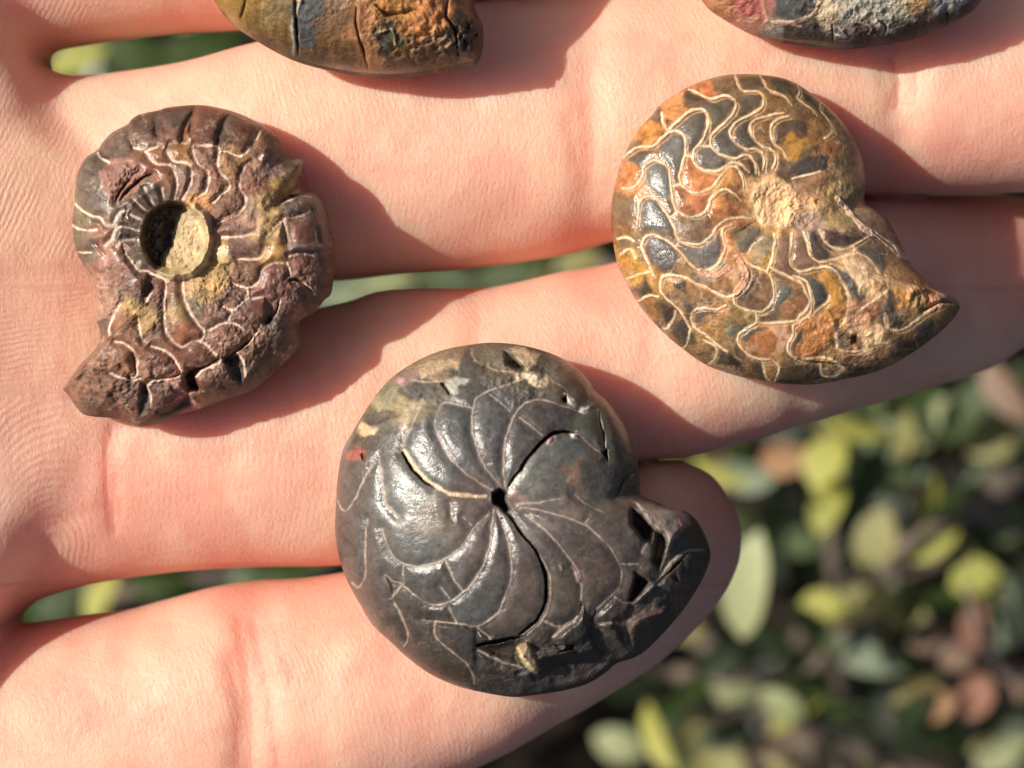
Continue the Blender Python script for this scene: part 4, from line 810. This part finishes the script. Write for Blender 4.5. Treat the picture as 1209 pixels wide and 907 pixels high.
L_seeds = [(*L1((a, b))[0], c) for a, b, c in [(200, 380, (72, 74, 70)), (170, 480, (74, 76, 72)), (240, 560, (76, 74, 70)), (160, 640, (95, 98, 78)), (150, 800, (82, 80, 70)), (280, 260, (76, 68, 62)), (380, 240, (84, 78, 72)), (520, 160, (62, 58, 54)), (520, 240, (96, 78, 70)), (660, 120, (58, 58, 56)), (660, 220, (108, 80, 68)), (820, 150, (98, 70, 58)), (570, 330, (118, 82, 62)), (690, 320, (132, 98, 62)), (820, 330, (108, 76, 62)), (600, 440, (118, 80, 64)), (700, 450, (112, 90, 78)), (560, 540, (82, 78, 74)), (480, 560, (92, 80, 72)), (820, 450, (128, 88, 70)), (780, 590, (160, 120, 72)), (450, 690, (80, 74, 68)), (300, 650, (92, 82, 74)), (420, 760, (74, 70, 64)), (260, 770, (128, 92, 78)), (330, 880, (135, 100, 88)), (480, 850, (84, 80, 70)), (870, 800, (178, 146, 98)), (200, 880, (84, 80, 72)), (560, 620, (36, 30, 24)), (540, 720, (36, 30, 24)), (570, 790, (36, 30, 24))]]  # last three seeds: shade inside the open centre, put into the colour
L_seeds += [(*L2((a, b))[0], c) for a, b, c in [(130, 150, (100, 70, 60)), (210, 190, (70, 68, 60)), (290, 230, (98, 70, 60)), (380, 270, (110, 84, 66)), (450, 240, (92, 76, 62)), (240, 380, (125, 92, 52)), (100, 340, (108, 78, 64)), (160, 480, (112, 76, 58)), (350, 470, (115, 76, 58)), (210, 600, (105, 76, 62)), (240, 700, (112, 78, 66)), (300, 720, (135, 112, 104)), (440, 620, (150, 128, 86)), (540, 500, (140, 118, 66)), (430, 740, (156, 132, 88)), (330, 700, (165, 135, 115)), (280, 820, (102, 82, 76)), (160, 830, (180, 146, 92)), (470, 850, (158, 125, 70)), (570, 390, (72, 66, 58)), (620, 600, (66, 62, 60)), (600, 720, (112, 78, 68)), (730, 660, (74, 68, 62)), (750, 840, (68, 62, 58)), (620, 880, (110, 76, 66)), (560, 440, (112, 96, 78)), (50, 480, (112, 88, 78))]]
L_seeds += [(*L3((a, b))[0], c) for a, b, c in [(350, 60, (118, 88, 76)), (270, 50, (150, 115, 105)), (300, 200, (130, 105, 92)), (300, 260, (150, 120, 108)), (440, 250, (146, 128, 84)), (520, 310, (142, 118, 78)), (400, 320, (118, 84, 58)), (580, 180, (100, 66, 62)), (570, 380, (112, 84, 70)), (660, 150, (112, 82, 66)), (690, 250, (140, 120, 82)), (700, 370, (135, 90, 66)), (760, 250, (96, 88, 74)), (840, 270, (118, 86, 76)), (860, 100, (176, 146, 92)), (820, 180, (150, 128, 84)), (400, 520, (115, 78, 58)), (570, 550, (105, 70, 58)), (270, 500, (132, 100, 84)), (800, 480, (108, 74, 60)), (250, 660, (100, 74, 60)), (150, 680, (112, 80, 64)), (200, 760, (92, 72, 58)), (350, 720, (110, 78, 64)), (400, 680, (88, 66, 58)), (600, 700, (82, 52, 46)), (680, 640, (150, 105, 95)), (850, 640, (98, 68, 56)), (500, 150, (85, 60, 56)), (290, 340, (72, 62, 56))]]
L_seeds += [(*L4((a, b))[0], c) for a, b, c in [(200, 50, (160, 136, 90)), (100, 100, (158, 134, 88)), (240, 160, (108, 84, 74)), (130, 270, (110, 84, 74)), (330, 60, (108, 80, 60)), (460, 100, (108, 72, 64)), (370, 250, (108, 72, 64)), (230, 410, (110, 78, 64)), (270, 290, (98, 74, 66)), (570, 230, (108, 80, 74)), (640, 170, (66, 60, 54)), (640, 60, (110, 82, 68)), (740, 90, (64, 60, 54)), (410, 430, (98, 72, 56)), (560, 380, (78, 74, 66)), (500, 350, (66, 60, 52)), (400, 560, (84, 72, 58)), (150, 630, (105, 76, 62)), (60, 500, (108, 72, 60)), (200, 700, (82, 68, 56)), (330, 620, (80, 68, 58))]]
matL = stone_material('rusty_shell', .32, .42, .7, .6)
fossil('ammonite_fossil', 'rust brown knobbly ammonite with ribbed rim and cream filling in its open centre', 'fossil', (220, 315), L_out, 2.2, 4.4, 4.0, L_lines, L_seeds, matL,
       p=4.3, q=2.1, puff=(.32, 6), sutcol=(232, 200, 176), gain=1.2, marble=.5, tint=(1.05, .95, .84), calm=(.2, (112, 84, 70)),
       bowls=[(206, 283, 64, -1.3, .8)], pits=L_pits,
       rough_zones=[(145, 212, 28, .35, .13), (320, 190, 40, .18, .10), (325, 255, 34, .2, .10), (265, 340, 40, .3, .14), (222, 292, 32, .34, .12), (120, 465, 55, .5, .09), (180, 470, 60, .3, .11), (300, 430, 70, .32, .11), (120, 350, 40, .4, .11), (360, 340, 50, .25, .12), (170, 370, 40, .25, .13), (260, 220, 60, .16, .14)])

# ---- the two fossils that reach in from above the frame
def T1(*p): return Z(240, 0, p, 1209 / 350)
def T2(*p): return Z(820, 0, p, 1209 / 360)
T1_out = [(236, -30), (248, -8), (268, 22), (300, 45), (345, 68), (400, 82), (450, 88), (500, 84), (545, 76), (562, 72), (570, 52), (570, 30), (560, 8), (558, -30), (552, -75), (520, -130), (470, -170), (410, -185), (340, -175), (280, -135), (246, -80)]
T1_lines = [('c', T1((380, -60), (375, 60), (385, 140), (385, 235)), 3.0, .7), ('s', T1((410, -40), (390, 30), (365, 90), (370, 160), (365, 225)), 3.6, .12, (165, 155, 135)), ('c', T1((625, 30), (625, 120), (655, 210), (670, 290)), 2.4, .5),
 ('s', T1((640, 40), (640, 130), (680, 190), (680, 260)), 5, .12, (175, 125, 90)), ('c', T1((180, -20), (160, 50), (150, 85)), 2.4, .4), ('s', T1((720, 130), (770, 120), (785, 180)), 2.5, .15, (190, 160, 100)), ('s', T1((940, 120), (950, 180), (990, 150)), 2.5, .15, (185, 160, 110)),
 ('c', T1((1000, -20), (990, 60), (1030, 130), (1040, 240)), 3, .6), ('s', T1((280, -90), (330, -20), (400, 10)), 2.5, .1, (165, 140, 100)), ('c', T1((700, 20), (760, 60), (860, 40)), 6, .6), ('s', T1((950, 210), (1010, 180), (1060, 120)), 2.2, .12, (170, 140, 95))]
T1_seeds = [(*T1((a, b))[0], c) for a, b, c in [(100, 20, (150, 115, 55)), (200, 60, (140, 108, 55)), (300, 60, (135, 112, 70)), (300, 160, (120, 90, 48)), (420, 60, (82, 84, 80)), (420, 150, (78, 80, 78)), (520, 80, (118, 88, 62)), (520, 160, (120, 88, 50)), (560, 230, (110, 82, 52)), (650, 120, (185, 130, 85)), (680, 200, (170, 120, 80)), (800, 60, (175, 120, 60)), (750, 160, (62, 62, 48)), (830, 200, (120, 92, 52)), (880, 110, (190, 125, 70)), (960, 60, (190, 125, 75)), (900, 220, (105, 80, 50)), (1040, 100, (72, 60, 48)), (1090, 160, (50, 48, 44)), (1080, 230, (45, 42, 38)), (800, 280, (110, 82, 58)), (450, 230, (100, 76, 52)), (250, 170, (100, 70, 45)), (600, -100, (140, 105, 60)), (200, -200, (130, 100, 60)), (900, -200, (110, 85, 55))]]
matT = stone_material('ochre_shell', .26, .42, .8, .55)
fossil('ammonite_fossil', 'ochre brown ammonite with straight cross cracks and a black crumbling end', 'fossil', (405, -45), T1_out, 4.9, 4.6, 4.6, T1_lines, T1_seeds, matT, p=2.8, q=2.0, nth=560, nr=110,
       puff=(.1, 8), bowls=[(400, -60, 70, -1.6, 1.0)], rough_zones=[(480, 30, 60, .3, .14), (560, 45, 26, 1.1, .12), (350, 30, 70, .08, .2), (510, 60, 40, .35, .16)], minpart=80, tilt=.24, gain=.95)
T2_out = [(812, -40), (832, 2), (858, 22), (897, 41), (950, 51), (1010, 55), (1080, 44), (1130, 24), (1158, 2), (1172, -45), (1160, -110), (1115, -165), (1050, -195), (970, -195), (890, -165), (835, -110)]
T2_lines = [('s', T2((280, -60), (270, 20), (285, 80), (265, 110)), 4, .15, (190, 140, 120)), ('s', T2((285, 85), (360, 90), (430, 75), (480, 50), (500, -20)), 5, .15, (200, 165, 135)), ('s', T2((290, 110), (350, 90), (420, 105)), 3, .1, (195, 155, 135)), ('c', T2((545, 100), (550, 170)), 3.4, .8), ('s', T2((560, 140), (600, 150), (570, 110)), 3, .2, (195, 190, 175)),
 ('c', T2((730, 170), (760, 110), (730, 80)), 2.5, .5), ('c', T2((1000, 40), (1010, 90), (1060, 70)), 3, .6), ('c', T2((120, 40), (160, 20)), 3, .5), ('s', T2((660, 90), (700, 110), (690, 140)), 2.5, .12, (165, 140, 130))]
T2_seeds = [(*T2((a, b))[0], c) for a, b, c in [(100, 20, (165, 115, 80)), (200, 40, (150, 85, 75)), (210, 90, (170, 120, 100)), (380, 30, (78, 78, 76)), (450, 20, (74, 72, 70)), (370, 130, (66, 60, 52)), (460, 135, (62, 54, 48)), (345, 130, (150, 145, 135)), (520, 60, (180, 160, 132)), (610, 40, (140, 136, 122)), (720, 30, (150, 146, 132)), (830, 50, (158, 148, 126)), (700, 70, (160, 150, 130)), (620, 130, (110, 98, 88)), (690, 120, (84, 66, 60)), (660, 160, (84, 70, 62)), (800, 120, (66, 58, 52)), (900, 80, (92, 76, 66)), (980, 70, (84, 68, 58)), (880, 30, (160, 125, 85)), (1020, 30, (150, 146, 138)), (1060, 60, (70, 62, 56)), (760, 90, (160, 152, 134)), (860, 130, (62, 54, 46)), (600, -250, (150, 140, 125)), (300, -250, (90, 85, 80)), (900, -250, (120, 105, 90))]]
matT2 = stone_material('grey_matrix_shell', .45, .34, 1.4, .45)
fossil('ammonite_fossil', 'dark ammonite crusted with pale grey matrix and a maroon patch', 'fossil', (992, -60), T2_out, 3.2, 4.0, 4.4, T2_lines, T2_seeds, matT2, p=2.8, q=2.0, nth=560, nr=110,
       puff=(.15, 8), bowls=[(990, -70, 80, -1.2, 1.0)], rough_zones=[(1040, 10, 60, .22, .13), (980, 10, 40, .2, .15), (1130, 10, 36, .35, .12), (870, 10, 30, .25, .15), (1050, 40, 70, .15, .2)], minpart=80, tilt=.14, gain=1.2)

# ------------------------------------------------------------------ shrub behind the hand
def leaf_material(name, c0, c1, rough=.36, trans=.25):
    m, nt, b = newmat(name); g = N(nt)
    tc = g.n('ShaderNodeTexCoord').outputs['Object']
    oi = g.n('ShaderNodeObjectInfo').outputs['Random']
    n = g.noise(tc, 5, 4, .6).outputs[0]
    f = g.math('ADD', g.math('MULTIPLY', oi, .7), g.math('MULTIPLY', g.ramp(n, .35, .65), .5))
    c = g.mix(f, (*c0, 1), (*c1, 1)); nt.links.new(c, b.inputs['Base Color'])
    b.inputs['Roughness'].default_value = rough; b.inputs['Specular IOR Level'].default_value = .5
    nt.links.new(g.bump(n, .6, .0012), b.inputs['Normal'])
    tr = g.n('ShaderNodeBsdfTranslucent'); nt.links.new(c, tr.inputs[0])
    mx = g.n('ShaderNodeMixShader'); mx.inputs[0].default_value = trans
    nt.links.new(b.outputs[0], mx.inputs[1]); nt.links.new(tr.outputs[0], mx.inputs[2])
    nt.links.new(mx.outputs[0], nt.nodes['Material Output'].inputs[0])
    return m
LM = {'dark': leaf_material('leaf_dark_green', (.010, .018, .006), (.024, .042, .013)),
      'green': leaf_material('leaf_green', (.026, .050, .012), (.065, .10, .022)),
      'pale': leaf_material('leaf_pale_green', (.30, .34, .16), (.42, .45, .24)),
      'grey': leaf_material('leaf_grey_green', (.13, .18, .11), (.24, .29, .19)),
      'yellow': leaf_material('leaf_yellow_green', (.32, .33, .06), (.44, .43, .10)),
      'olive': leaf_material('leaf_olive', (.26, .25, .09), (.36, .33, .13)),
      'orange': leaf_material('leaf_orange', (.34, .17, .08), (.44, .25, .12)),
      'red': leaf_material('leaf_russet', (.26, .11, .07), (.36, .17, .11)),
      'brown': leaf_material('leaf_brown', (.20, .13, .085), (.30, .20, .14))}
def bark_material():
    m, nt, b = newmat('bark'); g = N(nt); tc = g.n('ShaderNodeTexCoord').outputs['Object']
    n = g.noise(tc, 300, 5, .65).outputs[0]
    nt.links.new(g.mix(g.ramp(n, .3, .7), (.08, .06, .045, 1), (.24, .19, .145, 1)), b.inputs['Base Color'])
    nt.links.new(g.bump(n, .8, .001), b.inputs['Normal']); b.inputs['Roughness'].default_value = .85
    return m
BARK = bark_material()
def leaf_verts(cup=.22, curl=.18):
    V = []; F = []
    n = 7
    for i in range(n + 1):
        u = i / n; w = .5 * max(0, 1 - abs(2 * u - 1) ** 2.0) ** .75 + .004
        for k in (-1, -.5, 0, .5, 1):
            V.append((u - .5, k * w, cup * w * abs(k) - curl * (2 * u - 1) ** 2 * .5))
    for i in range(n):
        for k in range(4): a = i * 5 + k; F.append((a, a + 5, a + 6, a + 1))
    return V, F
LV, LF = leaf_verts()
LMESH = {}
for k, m in LM.items():
    me = bpy.data.meshes.new('leaf'); me.from_pydata(LV, [], LF); me.materials.append(m)
    for p_ in me.polygons: p_.use_smooth = True
    LMESH[k] = me
shrub = link(bpy.data.objects.new('shrub', None)); shrub.location = (0, 0, -.42)
shrub['label'] = 'leafy green shrub with yellow and russet leaves out of focus behind the hand'; shrub['category'] = 'shrub'
IV = Matrix.Translation((0, 0, .42))
def leaf_obj(kind, loc_mm, ln, wd, rz, tilt, roll, lean=0.0):
    o = bpy.data.objects.new('leaf', LMESH[kind]); link(o); o.parent = shrub
    M = Matrix.Translation(Vector(loc_mm) * S) @ Matrix.Rotation(-lean, 4, 'Y') @ Matrix.Rotation(rz, 4, 'Z') @ Matrix.Rotation(tilt, 4, 'Y') @ Matrix.Rotation(roll, 4, 'X') @ Matrix.Diagonal((ln * S, wd * S, (ln + wd) * .5 * S, 1))
    o.matrix_basis = IV @ M
    return o
def branch_obj(pts, r0, r1):
    c = catmull(np.array(pts, float), 6); V = []; F = []; n = 8
    for i, p_ in enumerate(c):
        t = (c[min(i + 1, len(c) - 1)] - c[max(i - 1, 0)]); t /= np.linalg.norm(t)
        u = np.cross(t, [.3, .2, 1]); u /= np.linalg.norm(u); v = np.cross(t, u)
        r = r0 + (r1 - r0) * i / (len(c) - 1) + .12 * r0 * math.sin(i * 1.7)
        for k in range(n):
            a = 2 * math.pi * k / n; V.append(tuple((p_ + r * (math.cos(a) * u + math.sin(a) * v)) * S - np.array([0, 0, -.42])))
    for i in range(len(c) - 1):
        for k in range(n): F.append((i * n + k, i * n + (k + 1) % n, (i + 1) * n + (k + 1) % n, (i + 1) * n + k))
    F.append(tuple(range(n))[::-1]); F.append(tuple(range((len(c) - 1) * n, len(c) * n)))
    me = bpy.data.meshes.new('branch'); me.from_pydata(V, [], F); me.materials.append(BARK)
    for p_ in me.polygons: p_.use_smooth = True
    o = link(bpy.data.objects.new('branch', me)); o.parent = shrub
def P(px, py, z): return (*at(px, py, z), z)
# twigs one can see between the leaves
for pts, r0, r1 in [([P(1330, 500, -190), P(1209, 560, -170), P(1120, 615, -165), P(1010, 690, -175), P(940, 760, -200)], 2.6, 1.3),
                    ([P(1250, 980, -170), P(1070, 907, -165), P(930, 842, -160), P(830, 800, -175), P(700, 790, -210)], 1.5, 1.0),
                    ([P(1000, 900, -230), P(990, 760, -190), P(985, 660, -165), P(975, 560, -160)], 1.6, .9),
                    ([P(1280, 860, -190), P(1175, 790, -165), P(1120, 755, -165), P(1060, 700, -165)], 1.3, .9),
                    ([P(1209, 700, -200), P(1140, 660, -175), P(1050, 690, -165)], 1.1, .8),
                    ([P(860, 1000, -200), P(905, 880, -160), P(960, 790, -150), P(1005, 735, -145)], 1.0, .6), ([P(1240, 640, -150), P(1150, 610, -140), P(1075, 640, -138), P(1030, 690, -140)], .9, .5), ([P(1230, 830, -150), P(1165, 760, -138), P(1140, 690, -136)], .9, .5),
                    ([P(500, 250, -230), P(700, 310, -190), P(900, 420, -200)], 1.8, 1.2), ([P(-100, 20, -210), P(150, 60, -170), P(330, 40, -190)], 1.6, 1.0),
                    ([P(-50, 760, -210), P(150, 700, -180), P(420, 660, -190)], 1.7, 1.0)]:
    branch_obj(pts, r0, r1)
for k in range(14):   # main stems rising from the ground
    x0, y0 = random.uniform(-330, 330), random.uniform(-300, 300)
    p0 = np.array([x0 * .6, y0 * .6, -415]); p3 = np.array([x0, y0, random.uniform(-210, -150)])
    m1 = p0 * .6 + p3 * .4 + np.array([random.uniform(-25, 25), random.uniform(-25, 25), 0])
    branch_obj([p0, m1, p3 * .8 + p0 * .2, p3], random.uniform(2.5, 4), 1.0)
# leaves that can be told apart: px, py, long px, wide px, angle (deg, picture), kind, z
R = math.radians
VIS = [(883, 692, 150, 66, 78, 'pale', -125), (975, 545, 80, 62, 70, 'yellow', -140), (925, 542, 70, 46, 10, 'orange', -145), (978, 596, 85, 46, 75, 'yellow', -142), (880, 562, 90, 44, -5, 'grey', -150),
 (1045, 522, 70, 52, 40, 'grey', -160), (1140, 485, 110, 50, 55, 'green', -160), (1100, 500, 80, 50, 60, 'pale', -170), (1035, 640, 95, 58, 80, 'olive', -140), (1100, 640, 85, 44, 35, 'yellow', -140), (1150, 682, 70, 52, 20, 'yellow', -142),
 (1190, 696, 64, 48, 0, 'grey', -142), (1196, 742, 64, 46, 50, 'grey', -142), (1010, 715, 110, 46, 15, 'olive', -145), (1065, 722, 80, 40, -20, 'olive', -145), (970, 716, 66, 42, 0, 'yellow', -145), (1020, 776, 110, 42, -15, 'grey', -150),
 (1094, 752, 55, 42, 30, 'brown', -142), (1150, 740, 66, 38, 80, 'red', -142), (1100, 830, 76, 48, 10, 'orange', -142), (1152, 822, 66, 44, 70, 'red', -142), (1198, 808, 60, 44, 60, 'brown', -145), (1130, 775, 50, 40, 20, 'brown', -142),
 (870, 822, 66, 36, -10, 'pale', -155), (922, 832, 66, 36, -30, 'pale', -150), (910, 886, 46, 36, 20, 'brown', -145), (1060, 560, 60, 44, 70, 'green', -165), (1175, 520, 80, 50, 30, 'olive', -165), (1200, 460, 70, 50, 70, 'green', -160), (1150, 560, 70, 44, 10, 'grey', -170),
 (780, 850, 80, 46, 30, 'green', -170), (730, 880, 70, 44, -20, 'pale', -175), (1000, 860, 80, 50, 50, 'green', -175), (1050, 900, 80, 40, 0, 'olive', -170), (1180, 890, 80, 40, 40, 'pale', -150), (950, 640, 60, 40, 20, 'green', -175), (1080, 560, 50, 40, 60, 'grey', -165), (850, 780, 70, 44, 45, 'dark', -165),
 (1000, 480, 80, 50, 20, 'green', -165), (1190, 620, 60, 44, 60, 'green', -165), (900, 760, 80, 46, 10, 'dark', -170),
 (90, 70, 90, 44, 20, 'yellow', -150), (160, 66, 110, 50, -10, 'green', -150), (240, 50, 110, 46, 12, 'green', -150), (200, 75, 80, 40, 40, 'olive', -160),
 (120, 706, 80, 50, 70, 'yellow', -150), (200, 695, 110, 46, -10, 'green', -160), (70, 712, 80, 44, 20, 'green', -165), (330, 680, 110, 40, 5, 'green', -160), (290, 690, 70, 40, 50, 'grey', -165), (440, 335, 120, 40, 8, 'pale', -150), (520, 330, 110, 40, -5, 'green', -150), (600, 325, 100, 40, 10, 'green', -160), (680, 310, 70, 36, 30, 'olive', -165), (400, 345, 90, 40, 10, 'grey', -150)]
nind = 0
def fit_leaf(px, py, ln, wd, ang, kind, z):
    s = K * (D - z) / D
    return leaf_obj(kind, P(px, py, z), ln * s * .92, wd * s * .92, R(ang), R(random.uniform(-14, 26)) * (1 if math.cos(R(ang)) > 0 else -1), R(random.uniform(-20, 20)), R(random.uniform(12, 36)))
for v in VIS: fit_leaf(*v); nind += 1
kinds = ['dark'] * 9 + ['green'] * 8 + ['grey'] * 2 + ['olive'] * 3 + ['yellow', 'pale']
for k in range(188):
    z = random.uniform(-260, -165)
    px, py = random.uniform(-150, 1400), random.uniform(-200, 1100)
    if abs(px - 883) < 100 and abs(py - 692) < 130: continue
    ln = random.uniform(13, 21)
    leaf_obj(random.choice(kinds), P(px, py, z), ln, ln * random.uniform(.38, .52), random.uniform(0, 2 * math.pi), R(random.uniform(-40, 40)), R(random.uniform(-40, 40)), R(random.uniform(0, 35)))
for k in range(54):    # small leaves that break up the larger ones
    px, py = random.uniform(720, 1240), random.uniform(450, 920)
    if abs(px - 883) < 75 and abs(py - 692) < 110: continue
    ln = random.uniform(6, 13)
    leaf_obj(random.choice(['dark', 'green', 'green', 'olive', 'olive', 'grey', 'yellow', 'brown']), P(px, py, random.uniform(-165, -132)), ln, ln * random.uniform(.3, .5), random.uniform(0, 6.28), R(random.uniform(-50, 50)), R(random.uniform(-60, 60)))
# the mass of leaves below: too many to count
V0 = np.array(LV); F0 = np.array(LF); AV = []; AF = []; MI = []; off = 0
for k in range(5600):
    z = random.uniform(-405, -235)
    loc = np.array([random.uniform(-400, 400), random.uniform(-370, 370), z])
    ln = random.uniform(12, 22); M = (Matrix.Rotation(random.uniform(0, 6.3), 3, 'Z') @ Matrix.Rotation(R(random.uniform(-60, 60)), 3, 'Y') @ Matrix.Rotation(R(random.uniform(-60, 60)), 3, 'X'))
    v = (V0 * np.array([ln, ln * .46, ln * .7])) @ np.array(M).T + loc
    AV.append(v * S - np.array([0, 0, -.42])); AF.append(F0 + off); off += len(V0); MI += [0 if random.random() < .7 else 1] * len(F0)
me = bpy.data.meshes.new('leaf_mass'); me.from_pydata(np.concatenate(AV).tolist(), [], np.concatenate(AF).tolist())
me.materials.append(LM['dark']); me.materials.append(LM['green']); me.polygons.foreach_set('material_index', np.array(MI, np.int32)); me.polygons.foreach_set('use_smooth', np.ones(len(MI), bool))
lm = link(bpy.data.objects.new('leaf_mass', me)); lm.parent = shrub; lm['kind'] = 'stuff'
